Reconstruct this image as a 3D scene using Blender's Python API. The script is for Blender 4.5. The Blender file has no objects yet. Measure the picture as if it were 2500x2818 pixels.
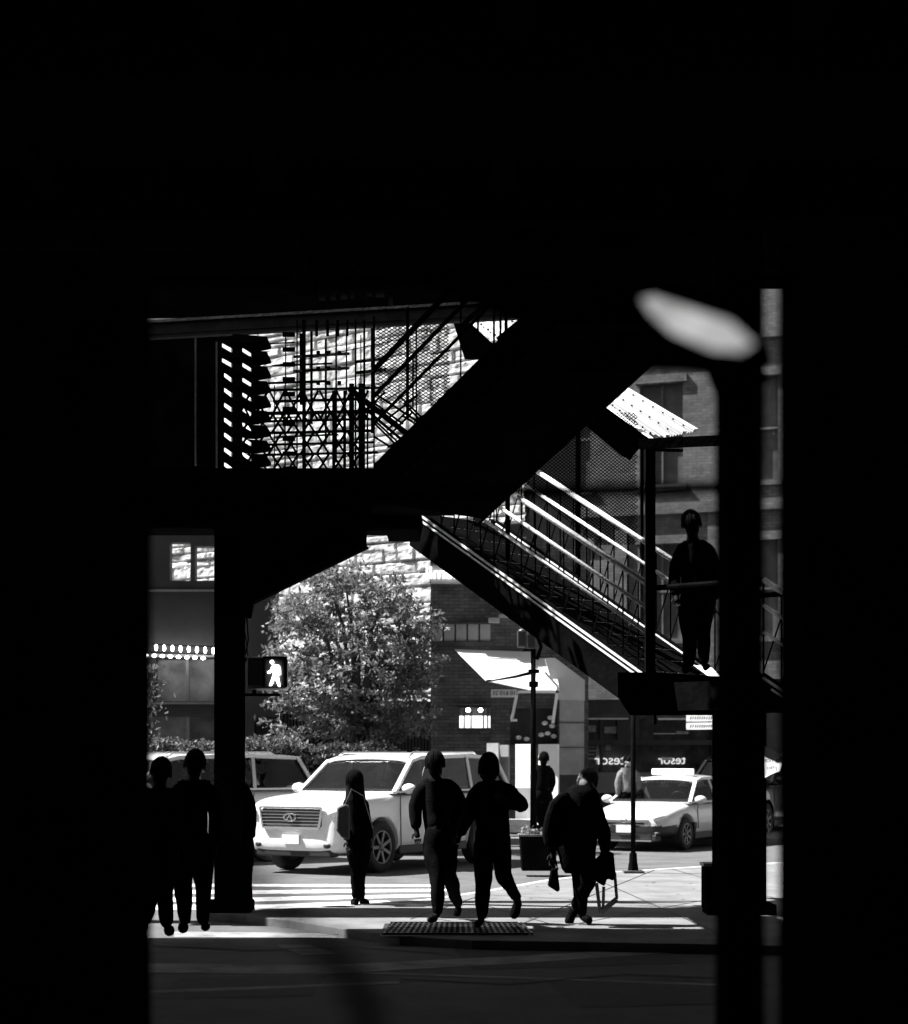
import bpy, bmesh, math, random
from mathutils import Vector, Matrix, noise
R = math.radians
random.seed(7)
SC = bpy.context.scene
COL = SC.collection
# ------------------------------------------------------------------ camera
F = 5000.0; HZ = 2090.0; EYE = 1.7            # focal length in photo pixels, horizon row, eye height
cd = bpy.data.cameras.new("camera"); cam = bpy.data.objects.new("camera", cd); COL.objects.link(cam)
cam.location = (0, 0, EYE); cam.rotation_euler = (R(90), 0, 0)
cd.sensor_fit = 'VERTICAL'; cd.sensor_height = 37.2; cd.lens = 37.2 * F / 2818.0
cd.shift_y = (HZ - 1409.0) / 2818.0
cd.clip_start = 0.1; cd.clip_end = 800
cd.dof.use_dof = True; cd.dof.focus_distance = 22.0; cd.dof.aperture_fstop = 2.0; cd.dof.aperture_blades = 9
SC.camera = cam
# ------------------------------------------------------------------ light
SUN = Vector((-0.61, 0.09, 0.79)).normalized()       # direction towards the sun
w = bpy.data.worlds.new("World"); SC.world = w; w.use_nodes = True
nt = w.node_tree; nt.nodes.clear()
sky = nt.nodes.new('ShaderNodeTexSky'); sky.sky_type = 'NISHITA'; sky.sun_disc = False
sky.sun_elevation = math.asin(SUN.z); sky.sun_rotation = math.atan2(SUN.x, SUN.y)
bw = nt.nodes.new('ShaderNodeRGBToBW'); bg = nt.nodes.new('ShaderNodeBackground'); bg.inputs[1].default_value = 0.05
wo = nt.nodes.new('ShaderNodeOutputWorld')
nt.links.new(sky.outputs[0], bw.inputs[0]); nt.links.new(bw.outputs[0], bg.inputs[0]); nt.links.new(bg.outputs[0], wo.inputs[0])
sl = bpy.data.lights.new("sun", 'SUN'); sl.energy = 5.0; sl.angle = R(0.5); sl.color = (1, 1, 1)
so = bpy.data.objects.new("sun", sl); COL.objects.link(so); so.location = (-20, 5, 30)
so.rotation_euler = SUN.to_track_quat('Z', 'Y').to_euler()
SC.view_settings.view_transform = 'Standard'; SC.view_settings.look = 'None'
SC.view_settings.exposure = 1.7; SC.view_settings.gamma = 1.0
SC.render.engine = 'CYCLES'

# ------------------------------------------------------------------ helpers
def P(px, py, D):                                    # photo pixel at depth D -> world point
    return Vector(((px - 1250.0) * D / F, D, EYE + (HZ - py) * D / F))
def G(px, py, z=0.0):                                # photo pixel on a level at height z
    D = (EYE - z) * F / (py - HZ)
    return Vector(((px - 1250.0) * D / F, D, z))
class MB:
    def __init__(s): s.v = []; s.f = []
    def add(s, vs, fs):
        n = len(s.v); s.v += [tuple(q) for q in vs]; s.f += [tuple(i + n for i in f) for f in fs]; return s
    def box(s, a, b):
        x0, y0, z0 = [min(a[i], b[i]) for i in range(3)]; x1, y1, z1 = [max(a[i], b[i]) for i in range(3)]
        return s.add([(x0,y0,z0),(x1,y0,z0),(x1,y1,z0),(x0,y1,z0),(x0,y0,z1),(x1,y0,z1),(x1,y1,z1),(x0,y1,z1)],
                     [(0,3,2,1),(4,5,6,7),(0,1,5,4),(1,2,6,5),(2,3,7,6),(3,0,4,7)])
    def prect(s, x0, y0, x1, y1, D, dep=0.1):        # a box whose front face fills a photo rectangle
        return s.box(P(x0, y1, D), P(x1, y0, D) + Vector((0, dep, 0)))
    def bar(s, a, b, wd, ht=None, up=Vector((0, 0, 1))):   # square bar from a to b
        a = Vector(a); b = Vector(b); ht = ht or wd
        d = (b - a).normalized()
        u = up if abs(d.dot(up)) < 0.98 else Vector((0, 1, 0))
        sx = d.cross(u).normalized() * wd / 2; sz = sx.cross(d).normalized() * ht / 2
        vs = [a-sx-sz, a+sx-sz, a+sx+sz, a-sx+sz, b-sx-sz, b+sx-sz, b+sx+sz, b-sx+sz]
        return s.add(vs, [(0,1,2,3),(7,6,5,4),(0,4,5,1),(1,5,6,2),(2,6,7,3),(3,7,4,0)])
    def tube(s, pts, r, n=8, cap=True):
        pts = [Vector(p) for p in pts]; rr = r if isinstance(r, (list, tuple)) else [r] * len(pts)
        vs = []; fs = []; prev = None
        for i, p in enumerate(pts):
            d = (pts[min(i+1, len(pts)-1)] - pts[max(i-1, 0)]).normalized()
            if prev is None: prev = d.orthogonal().normalized()
            x = (prev - d * prev.dot(d)); x = x.normalized() if x.length > 1e-6 else d.orthogonal().normalized(); prev = x
            y = d.cross(x)
            for k in range(n):
                a = 2 * math.pi * k / n; vs.append(p + (x * math.cos(a) + y * math.sin(a)) * rr[i])
        for i in range(len(pts) - 1):
            for k in range(n): fs.append((i*n+k, i*n+(k+1) % n, (i+1)*n+(k+1) % n, (i+1)*n+k))
        if cap: fs.append(tuple(range(n))[::-1]); fs.append(tuple((len(pts)-1)*n+k for k in range(n)))
        return s.add(vs, fs)
    def prism(s, poly, off):                         # polygon extruded by vector off
        n = len(poly); off = Vector(off); a = [Vector(p) for p in poly]
        return s.add(a + [p + off for p in a], [tuple(range(n)), tuple(range(n, 2*n))[::-1]] + [(i, i+n, (i+1) % n + n, (i+1) % n) for i in range(n)])
    def ppoly(s, pp, D, dep=0.1):                    # photo outline at depth D with thickness
        return s.prism([P(x, y, D) for x, y in pp], (0, dep, 0))
    def ball(s, c, r, n=10, m=7):
        c = Vector(c); r = Vector(r) if not isinstance(r, (int, float)) else Vector((r, r, r)); vs = []; fs = []
        for i in range(m + 1):
            t = math.pi * i / m
            for k in range(n):
                a = 2 * math.pi * k / n
                vs.append((c.x + r.x*math.sin(t)*math.cos(a), c.y + r.y*math.sin(t)*math.sin(a), c.z + r.z*math.cos(t)))
        for i in range(m):
            for k in range(n): fs.append((i*n+k, i*n+(k+1) % n, (i+1)*n+(k+1) % n, (i+1)*n+k))
        return s.add(vs, fs)
    def build(s, name, mat, parent=None, smooth=False, bevel=0, fix=True):
        me = bpy.data.meshes.new(name); me.from_pydata(s.v, [], s.f); me.update()
        if fix:
            bm = bmesh.new(); bm.from_mesh(me); bmesh.ops.recalc_face_normals(bm, faces=bm.faces); bm.to_mesh(me); bm.free()
        o = bpy.data.objects.new(name, me); COL.objects.link(o)
        if mat: me.materials.append(mat)
        if smooth: me.polygons.foreach_set('use_smooth', [True] * len(me.polygons))
        if bevel:
            b = o.modifiers.new('bevel', 'BEVEL'); b.width = bevel; b.segments = 2; b.limit_method = 'ANGLE'
        if parent: put(o, parent)
        return o
def put(o, parent):                                   # parent while keeping world placement (parents are never scaled)
    o.parent = parent; o.matrix_parent_inverse = parent_matrix(parent).inverted()
def parent_matrix(p):
    m = Matrix.LocRotScale(p.location, p.rotation_euler, None)
    return parent_matrix(p.parent) @ p.matrix_parent_inverse @ m if p.parent else m
def tag(o, label, cat=None, group=None, kind=None):
    if label: o['label'] = label
    if cat: o['category'] = cat
    if group: o['group'] = group
    if kind: o['kind'] = kind
    return o
def empty(name, loc, label, cat, group=None, rz=0):
    o = bpy.data.objects.new(name, None); COL.objects.link(o); o.location = loc; o.rotation_euler = (0, 0, rz)
    o.empty_display_size = 0.2
    return tag(o, label, cat, group)
def struct(o): o['kind'] = 'structure'; return o
def bake(o):                                          # apply the modifiers of o
    dg = bpy.context.evaluated_depsgraph_get(); dg.update()
    me = bpy.data.meshes.new_from_object(o.evaluated_get(dg)); old = o.data
    o.modifiers.clear(); o.data = me; bpy.data.meshes.remove(old); return o

# ------------------------------------------------------------------ materials (all grey: the place is shown in black and white)
def M(name, v, rough=0.7, var=0.25, scale=6.0, bump=0.0, metal=0.0, spec=0.5, bscale=None, trans=0.0, stretch=(1, 1, 1), coat=0.0):
    m = bpy.data.materials.new(name); m.use_nodes = True; t = m.node_tree; b = t.nodes['Principled BSDF']
    b.inputs['Roughness'].default_value = rough; b.inputs['Metallic'].default_value = metal
    b.inputs['Specular IOR Level'].default_value = spec; b.inputs['Coat Weight'].default_value = coat
    tc = t.nodes.new('ShaderNodeTexCoord'); mp = t.nodes.new('ShaderNodeMapping'); mp.inputs['Scale'].default_value = stretch
    n = t.nodes.new('ShaderNodeTexNoise'); n.inputs['Scale'].default_value = scale; n.inputs['Detail'].default_value = 8; n.inputs['Roughness'].default_value = 0.65
    mr = t.nodes.new('ShaderNodeMapRange'); mr.inputs[1].default_value = 0.3; mr.inputs[2].default_value = 0.7
    mr.inputs[3].default_value = v * (1 - var); mr.inputs[4].default_value = v * (1 + var)
    L = t.links.new
    L(tc.outputs['Object'], mp.inputs[0]); L(mp.outputs[0], n.inputs['Vector']); L(n.outputs['Fac'], mr.inputs[0]); L(mr.outputs[0], b.inputs['Base Color'])
    if bump:
        n2 = t.nodes.new('ShaderNodeTexNoise'); n2.inputs['Scale'].default_value = bscale or scale * 5; n2.inputs['Detail'].default_value = 6
        bp = t.nodes.new('ShaderNodeBump'); bp.inputs['Strength'].default_value = bump; bp.inputs['Distance'].default_value = 0.02
        L(mp.outputs[0], n2.inputs['Vector']); L(n2.outputs['Fac'], bp.inputs['Height']); L(bp.outputs[0], b.inputs['Normal'])
    if trans:
        o = t.nodes['Material Output']; tr = t.nodes.new('ShaderNodeBsdfTranslucent'); mx = t.nodes.new('ShaderNodeMixShader'); mx.inputs[0].default_value = trans
        L(mr.outputs[0], tr.inputs[0]); L(b.outputs[0], mx.inputs[1]); L(tr.outputs[0], mx.inputs[2]); L(mx.outputs[0], o.inputs[0])
    return m
def brickmat(name, v, mortar, bw_, rh, var=0.3, bump=0.5, vertical='XZ'):
    m = M(name, v, 0.85, var, 3.0); t = m.node_tree; b = t.nodes['Principled BSDF']; L = t.links.new
    tc = [n for n in t.nodes if n.type == 'TEX_COORD'][0]
    sp = t.nodes.new('ShaderNodeSeparateXYZ'); cb = t.nodes.new('ShaderNodeCombineXYZ'); L(tc.outputs['Object'], sp.inputs[0])
    L(sp.outputs[0], cb.inputs[0]); L(sp.outputs[2], cb.inputs[1])
    br = t.nodes.new('ShaderNodeTexBrick'); br.inputs['Scale'].default_value = 1; br.inputs['Brick Width'].default_value = bw_; br.inputs['Row Height'].default_value = rh
    br.inputs['Mortar Size'].default_value = rh * 0.09; br.inputs['Color1'].default_value = (v*(1-var),)*3 + (1,); br.inputs['Color2'].default_value = (v*(1+var),)*3 + (1,)
    br.inputs['Mortar'].default_value = (mortar,)*3 + (1,)
    L(cb.outputs[0], br.inputs['Vector'])
    mr = [n for n in t.nodes if n.type == 'MAP_RANGE'][0]; mr.inputs[3].default_value = 0.6; mr.inputs[4].default_value = 1.4
    mx = t.nodes.new('ShaderNodeMix'); mx.data_type = 'RGBA'; mx.blend_type = 'MULTIPLY'; mx.inputs[0].default_value = 1
    L(br.outputs[0], mx.inputs[6]); L(mr.outputs[0], mx.inputs[7]); L(mx.outputs[2], b.inputs['Base Color'])
    bp = t.nodes.new('ShaderNodeBump'); bp.inputs['Strength'].default_value = bump; bp.inputs['Distance'].default_value = 0.02; bp.invert = True
    L(br.outputs['Fac'], bp.inputs['Height']); L(bp.outputs[0], b.inputs['Normal'])
    return m
def emis(name, v, s):
    m = bpy.data.materials.new(name); m.use_nodes = True; b = m.node_tree.nodes['Principled BSDF']
    b.inputs['Base Color'].default_value = (v, v, v, 1); b.inputs['Emission Color'].default_value = (1, 1, 1, 1); b.inputs['Emission Strength'].default_value = s
    return m
black = M('black_steel', 0.005, 0.8, 0.5, 4, 0.3, spec=0.0)
deckm = M('shade_dark_underside', 0.003, 0.95, 0.5, 2, 0.2, spec=0.0)  # colour lowered so the shade under the deck stays black
pale = M('worn_lit_steel', 0.80, 0.5, 0.3, 9, 0.3)  # worn pale steel; also paints sunlit edges and glints
midsteel = M('grey_steel', 0.16, 0.5, 0.35, 8, 0.3)
stone = M('rough_limestone', 0.46, 0.9, 0.4, 5, 0.45, bscale=26)
brickd = brickmat('dark_brick', 0.075, 0.03, 0.22, 0.075)
brickg = brickmat('grey_brick', 0.125, 0.08, 0.24, 0.085, 0.2)
concrete = M('smooth_concrete', 0.34, 0.8, 0.2, 2.2, 0.3)
asphalt = M('asphalt', 0.085, 0.85, 0.35, 1.3, 0.6, bscale=60)
pave = M('sidewalk_concrete', 0.145, 0.85, 0.38, 1.6, 0.4, bscale=50)
roadpaint = M('road_paint', 0.66, 0.8, 0.45, 4, 0.2)
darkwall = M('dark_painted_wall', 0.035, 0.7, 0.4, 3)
greywall = M('grey_panel', 0.26, 0.7, 0.15, 3)
whitep = M('white_board', 0.8, 0.6, 0.08, 3)
awn = M('white_awning_cloth', 0.82, 0.9, 0.06, 3, trans=0.25)
corr = M('corrugated_fibreglass', 0.13, 0.5, 0.25, 14, trans=0.3)
dglass = M('dark_glass', 0.008, 0.03, 0.9, 1.5, spec=0.22)
def glassmat(name, t_, rough=.02):
    m = bpy.data.materials.new(name); m.use_nodes = True; t = m.node_tree; o = t.nodes['Material Output']; t.nodes.remove(t.nodes['Principled BSDF'])
    tr = t.nodes.new('ShaderNodeBsdfTransparent'); tr.inputs[0].default_value = (t_, t_, t_, 1); gl = t.nodes.new('ShaderNodeBsdfGlossy'); gl.inputs['Roughness'].default_value = rough
    fr = t.nodes.new('ShaderNodeFresnel'); fr.inputs[0].default_value = 1.55; mx = t.nodes.new('ShaderNodeMixShader')
    tc = t.nodes.new('ShaderNodeTexCoord'); n = t.nodes.new('ShaderNodeTexNoise'); n.inputs['Scale'].default_value = 1.6; bp = t.nodes.new('ShaderNodeBump'); bp.inputs['Strength'].default_value = .25; bp.inputs['Distance'].default_value = .1
    L = t.links.new; L(tc.outputs['Object'], n.inputs[0]); L(n.outputs[0], bp.inputs['Height']); L(bp.outputs[0], gl.inputs['Normal'])
    L(fr.outputs[0], mx.inputs[0]); L(tr.outputs[0], mx.inputs[1]); L(gl.outputs[0], mx.inputs[2]); L(mx.outputs[0], o.inputs[0]); return m
carglass = glassmat('car_window_glass', .62)
seatm = M('seat_fabric', .05, .9, .3, 8)
shopglass = M('shop_glass', 0.03, 0.15, 0.9, 2.2, spec=0.6)
leafm = M('leaf', 0.15, 0.5, 0.6, 2.5, trans=0.4)
leafh = M('hedge_leaf', 0.10, 0.6, 0.5, 3, trans=0.3)
bark = M('bark', 0.05, 0.9, 0.3, 9, 0.6)
whitepaint = M('white_car_paint', 0.80, 0.2, 0.02, 1, coat=0.6)
taxipaint = M('pale_car_paint', 0.60, 0.2, 0.03, 1, coat=0.6)
silver = M('silver_car_paint', 0.38, 0.32, 0.03, 1, coat=0.6)
blackpaint = M('black_car_paint', 0.012, 0.2, 0.03, 1, coat=1.0)
plastic = M('black_plastic', 0.015, 0.5, 0.3, 9)
chrome = M('chrome', 0.8, 0.18, 0.03, 5, metal=0.9)
tyrem = M('tyre_rubber', 0.018, 0.85, 0.3, 12, 0.3)
lampm = M('headlight_glass', 0.75, 0.15, 0.1, 8, spec=0.8)
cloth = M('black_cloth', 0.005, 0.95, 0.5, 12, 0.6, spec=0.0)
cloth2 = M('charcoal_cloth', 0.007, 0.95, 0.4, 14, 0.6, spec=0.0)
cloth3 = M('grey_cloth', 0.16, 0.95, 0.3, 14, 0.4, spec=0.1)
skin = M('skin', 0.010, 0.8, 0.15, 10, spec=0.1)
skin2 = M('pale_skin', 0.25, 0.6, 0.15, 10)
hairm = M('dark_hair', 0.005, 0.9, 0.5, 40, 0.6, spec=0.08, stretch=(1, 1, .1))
hairl = M('rimlit_hair', 0.09, 0.6, 0.5, 40, 0.6, stretch=(1, 1, .1))  # dark hair greyed to stand for a rim of light
leather = M('tan_leather', 0.09, 0.5, 0.3, 10, 0.3)
bulb = emis('lit_bulb', 0.9, 6.0)
lit = emis('lit_pane', 0.8, 0.55)
litman = emis('lit_walk_symbol', 0.9, 2.5)

# ================================================================== SETTING
RZ = -0.09                                            # road level; the sidewalk corner is at 0
struct(MB().add([(-300,-40,RZ),(300,-40,RZ),(300,400,RZ),(-300,400,RZ)], [(0,1,2,3)]).build('road', asphalt))
far = [(560,2512),(700,2508),(850,2500),(1000,2490),(1180,2477),(1350,2452),(1500,2425),(1700,2400),(2000,2382),(2800,2345)]
near = [(2800,2615),(1900,2597),(1500,2590),(1300,2587),(1100,2575),(950,2556),(800,2532),(680,2520)]
poly = [G(x, y) for x, y in far + near]
struct(MB().prism([p - Vector((0,0,.13)) for p in poly], (0,0,.13)).build('sidewalk', pave, bevel=0.01))
# far sidewalk behind the street
struct(MB().box((-40, 38.0, RZ-.1), (40, 60, RZ+.14)).build('far_sidewalk', pave))
# kerb stone along the far edge of the corner, and joints scored in the paving
mb = MB()
for a, b in zip(far[:-1], far[1:]): mb.bar(G(*a) + Vector((0,.07,-.045)), G(*b) + Vector((0,.07,-.045)), .13, .10)
struct(mb.build('kerb', M('kerb_stone', .42, .8, .25, 6), bevel=.01))
mb = MB()
def strip(mb, a, b, wd, z):
    a = Vector(a); b = Vector(b); d = (b-a).normalized(); s = Vector((-d.y, d.x, 0)) * wd/2
    q = [a-s, b-s, b+s, a+s]; mb.add([(p.x, p.y, z) for p in q], [(0,1,2,3)])
for a, b in [((1130,2530),(1330,2462)),((1380,2566),(1800,2395)),((1190,2500),(1900,2530)),((1330,2462),(2000,2500)),((1560,2556),(1330,2490)),
             ((1640,2420),(1980,2570)),((1850,2392),(2300,2520)),((1000,2500),(1240,2535)),((1440,2570),(1980,2470))]:
    strip(mb, G(*a), G(*b), .018, .004)
struct(mb.build('sidewalk_joint', M('joint_dirt', .03)))
# crosswalk stripes and lane lines
def patch(name, quads, mat, z):
    mb = MB()
    for q in quads: mb.add([G(x, y, z) for x, y in q], [tuple(range(len(q)))])
    return struct(mb.build(name, mat))
patch('crosswalk_marking', [
    [(300,2432),(760,2433),(1230,2434),(1235,2440),(760,2440),(300,2438)],
    [(300,2449),(700,2450),(1240,2446),(1260,2452),(700,2460),(300,2458)],
    [(300,2468),(650,2470),(1180,2461),(1210,2467),(650,2482),(300,2480)],
    [(320,2490),(700,2490),(1060,2478),(1100,2484),(700,2504),(300,2502)],
    [(1660,2402),(1980,2384),(2500,2362),(2500,2368),(1980,2391),(1660,2408)]], roadpaint, RZ+.004)
patch('lane_marking', [
    [(340,2650),(900,2655),(1400,2632),(1990,2598),(2500,2600),(2500,2612),(1990,2612),(1400,2652),(900,2680),(340,2676)],
    [(480,2563),(760,2566),(935,2570),(925,2582),(760,2580),(480,2578)],
    [(760,2600),(850,2600),(930,2625),(830,2628)],
    [(1000,2675),(1500,2690),(2100,2712),(2100,2717),(1500,2695),(1000,2679)],
    [(300,2730),(1100,2700),(1100,2706),(300,2738)]], M('worn_shaded_paint', .22, .85, .6, 3), RZ+.004)  # worn lane paint, darkened further to imitate the shade
rnd = random.Random(21); mb = MB()
for i in range(170):
    p = G(rnd.uniform(700, 2400), rnd.uniform(2400, 2580)**1.0, .004); a0 = rnd.uniform(.008, .03)
    mb.add([(p.x + a0*math.cos(t)*rnd.uniform(.7,1.2), p.y + a0*math.sin(t)*rnd.uniform(.7,1.2), .0045) for t in [k*math.pi/4 for k in range(8)]], [tuple(range(8))])
mb.v = [v for v in mb.v]; struct(mb.build('sidewalk_stains', M('gum_stain', .045)))
patch('road_repair', [[(1250,2610),(1800,2600),(1900,2650),(1300,2668)], [(500,2690),(900,2684),(860,2740),(420,2748)], [(1500,2700),(1900,2690),(2100,2760),(1600,2772)]], M('dark_asphalt_patch', .05, .9, .4, 9), RZ+.003)
patch('road_crack', [[(420,2600),(700,2612),(980,2604),(1210,2622),(1210,2624),(980,2607),(700,2615),(420,2603)], [(1100,2690),(1400,2705),(1720,2678),(1985,2690),(1985,2692),(1720,2681),(1400,2709),(1100,2693)]], M('crack', .01), RZ+.006)
# shiny metal grate in the corner
gr = MB(); x0, x1 = 1075, 1425
for i in range(26):
    a = G(x0 + (x1-x0)*i/25 + 10, 2543); b = G(x0 - 20 + (x1-x0+60)*i/25, 2573); gr.bar(a + Vector((0,0,.012)), b + Vector((0,0,.012)), .022, .016)
for i in range(7):
    y = 2543 + 5*i; gr.bar(G(x0-i*3, y) + Vector((0,0,.014)), G(x1+i*5, y) + Vector((0,0,.014)), .03, .02)
g = gr.build('sidewalk_grate', M('worn_cast_iron', .05, .35, .6, 20, .5, metal=.6)); tag(g, 'dark cast iron grate set in the sidewalk at the feet of the walkers', 'grate')
gp = MB()
gp.add([G(1060,2541,.004),(G(1440,2541,.004)),G(1470,2576,.004),G(1045,2576,.004)], [(0,1,2,3)]).build('grate_shade', M('pit_shade', .01), g)  # flat dark sheet painted as the shade below the bars

# ------------------------------------------------------------------ elevated tracks overhead
root = empty('elevated_track', (0, 19, 0), 'black elevated railway deck spanning the whole top of the view', 'railway deck')
mb = MB(); HX0, HX1, HY0, HY1 = -3.8, -2.8, 2.75, 3.4     # opening added to let sun onto the plate near the lens
mb.box((-40,-14,6.66), (HX0,19,7.3)); mb.box((HX1,-14,6.66), (26,19,7.3)); mb.box((HX0,-14,6.66), (HX1,HY0,7.3)); mb.box((HX0,HY1,6.66), (HX1,19,7.3))
mb.build('deck', deckm, root)
for y in (18.7, 15.5, 12.3):
    MB().box((-40,y,6.3 if y < 18 else 6.62), (26,y+.12,6.66)).box((-40,y-.1,6.27 if y < 18 else 6.60), (26,y+.22,6.32 if y < 18 else 6.63)).build('girder', deckm, root)
for i in range(14):
    MB().box((-13+i*1.9,10,6.45), (-12.8+i*1.9,18.6,6.66)).build('cross_tie', deckm, root)

# ------------------------------------------------------------------ station mezzanine (walkway) on the left
DM = 20.2
root = empty('station_walkway', P(800, 1450, DM), 'black raised station walkway with railings crossing the left half of the view', 'walkway')
mb = MB(); mb.prect(-300, 1292, 1060, 1440, DM, 1.1); mb.build('floor_girder', black, root)
mb = MB(); mb.prect(-300, 1432, 1085, 1452, DM-.12, .12).prect(-300, 1288, 1060, 1300, DM-.12, .12)
for i in range(14): mb.prect(-240+i*95, 1300, -228+i*95, 1432, DM-.05, .05)
mb.build('girder_flange', black, root)
MB().ppoly([(592,1450),(1088,1450),(1088,1458),(1010,1458),(1008,1497),(840,1572),(700,1645),(690,1700),(592,1700)], DM, .1).build('knee_brace', black, root)
mb = MB(); a = P(690,1655,DM-.08); b = P(1010,1500,DM-.08); mb.bar(a, b, .22, .07); mb.build('brace_flange', midsteel if 0 else black, root)
MB().ppoly([(1060,1292),(1130,1292),(1160,1405),(1150,1455),(1060,1455)], DM, 1.2).build('stair_head', black, root)
# top beam over the railing (level, coming nearer to the right)
mb = MB(); mb.bar(P(-200,945,22.4), P(1600,842,20.4), .12, .12); mb.bar(P(-200,962,22.4), P(1600,862,20.4), .10, .05); mb.bar(P(-200,925,22.4), P(1600,822,20.4), .2, .03)
mb.build('top_beam', M('dull_steel', .04, .7, .4, 6, .3, spec=.1), root)
MB().ppoly([(-300,905),(664,905),(664,1300),(-300,1300)], 22.3, .1).build('end_wall', black, root)
mb = MB()
def fascia(mb, xs, ys, holes, D, dep):
    for i in range(len(xs)-1):
        for j in range(len(ys)-1):
            cx = (xs[i]+xs[i+1])/2; cy = (ys[j]+ys[j+1])/2
            if not any(h[0] < cx < h[2] and h[1] < cy < h[3] for h in holes): mb.prect(xs[i], ys[j], xs[i+1], ys[j+1], D, dep)
hl = [(877,800,896,828),(907,798,925,826),(936,796,956,824),(962,795,974,822),(1008,793,1024,816),(1034,792,1058,818),(1068,805,1082,840)]
fascia(mb, sorted({-300, 1560} | {h[0] for h in hl} | {h[2] for h in hl}), sorted({740, 872} | {h[1] for h in hl} | {h[3] for h in hl}), hl, 22.6, .08)
fa = mb.build('fascia', black, root)
for h in hl: MB().prect(*h, 22.7, .03).build('pane', M('dim_pane', .10, .5, .5, 2) if 'dim_pane' not in bpy.data.materials else bpy.data.materials['dim_pane'], fa)
mb = MB(); mb.prect(536,925,540,1280,22.2,.05); mb.prect(594,940,598,1302,22.2,.05); mb.build('edge_strip', midsteel, root)
# louvred screen: dark boards, ends coloured pale to look sunlit
mb = MB(); elist = []
for i in range(10):
    y = 912 + 41.0*i
    mb.ppoly([(640,y+6),(735,y+14),(735,y+22),(690,y+30),(640,y+28)], 21.0, .5)
    mb.prect(778, y+2, 812, y+13, 21.0, .05)
    if i: 
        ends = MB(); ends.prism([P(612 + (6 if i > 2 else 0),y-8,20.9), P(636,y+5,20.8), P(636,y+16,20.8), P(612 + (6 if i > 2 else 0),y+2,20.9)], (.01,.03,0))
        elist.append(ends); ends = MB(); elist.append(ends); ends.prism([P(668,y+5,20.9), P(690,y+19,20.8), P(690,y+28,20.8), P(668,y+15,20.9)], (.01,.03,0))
mb.prect(606,925,611,1300,21,.06).prect(641,925,650,1300,21.1,.06)
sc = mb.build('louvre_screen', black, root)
for e_ in elist: e_.build('lit_board_end', pale, sc)
# upright bars
mb = MB()
for x, wd, y0, y1 in [(837,10,880,1300),(872,8,880,925),(902,8,880,925),(930,9,880,925),(957,6,880,925),(979,5,880,1300),(1003,6,880,1180),(1030,6,870,1180),
                      (818,4,880,1300),(919,9,1075,1300),(949,8,1075,1300),(968,14,1055,1300),(996,18,1055,1300),(785,4,1060,1300),(756,3,1060,1300),(1012,5,1100,1300),(1122,9,845,1150),(1137,5,980,1120)]:
    mb.prect(x-wd/2, y0, x+wd/2, y1, 20.7, wd/500)
for x in (876,905,934): 
    for y in (965,1008,1048): mb.prect(x-5, y, x+5, y+10, 20.8, .04)
for i in range(8):
    x = 785 + i*33 + (i*29 % 11); mb.prect(x, 880 + (i*37) % 60, x + 3 + (i*5) % 6, 1060 + (i*53) % 240, 21.4, .03)
mb.build('upright_bar', black, root)
mb = MB()
for y, x0, x1, t in [(1072,640,1050,6),(1136,640,1060,9),(1158,640,1020,6),(1190,640,1020,7),(1222,640,1030,6),(1250,640,1040,6),(978,810,960,7),(1018,810,960,7),(1022,980,1060,8),(992,980,1060,7)]:
    mb.bar(P(x0, y+4, 21.2), P(x1, y-5, 20.6), .03, t/245)
for i in range(6):
    y = 945 + i*50 + (i*17) % 9; x = 690 + (i*61) % 120; mb.bar(P(x, y+4, 21.8), P(x + 120 + (i*43) % 160, y-3, 21.5), .03, .012 + .006*(i % 4))
mb.build('rail', black, root)
# lattice under the rail: crossed flat bars
mb = MB()
for row, (y0, y1, st, ln) in enumerate([(1075,1158,46,42),(1136,1192,42,36),(1190,1252,44,38),(1250,1298,42,32)]):
    x = 650 + (row % 2) * 14
    while x < 1000:
        mb.bar(P(x, y1, 20.6), P(x+ln, y0, 20.6), .024, .024); mb.bar(P(x, y0, 20.63), P(x+ln, y1, 20.63), .024, .024); x += st
for i in range(26):
    x = 1000 + (i*37) % 150; y = 1110 + (i*53) % 130; ln = 60 + (i*17) % 50; s = -1 if i % 2 else 1
    mb.bar(P(x, y+s*30, 20.5 + .02*i), P(x+ln, y-s*32, 20.5 + .02*i), .022, .022)
mb.build('lattice', black, root)
def wire_mesh(mb, o, u, v, lu, lv, st=.06, r=.004, clip=None):      # crossed diagonal wires in the plane u,v
    u = Vector(u); v = Vector(v); o = Vector(o)
    for sgn in (1, -1):
        k = -lv / .62; 
        while k < lu + lv / .62:
            pts = []
            for tt in range(0, 61):
                b = lv * tt / 60; a = k + (b if sgn > 0 else (lv - b)) / .62
                if 0 <= a <= lu and (clip is None or clip(a, b)): pts.append((a, b))
            if len(pts) > 1:
                mb.bar(o + u*pts[0][0] + v*pts[0][1], o + u*pts[-1][0] + v*pts[-1][1], r*2)
            k += st * 1.2
mb = MB(); wire_mesh(mb, P(1032, 1110, 21.2), (1,0,0), (0,0,1), (1240-1032)*21.2/F, (1110-850)*21.2/F, .055, .0045)
mb.build('wire_panel', black, root)
# wires strung across
MB().tube([P(640,1030,21.6), P(860,985,21.5), P(1120,930,21.4)], .006, 5).build('cable', black, root)

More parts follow.
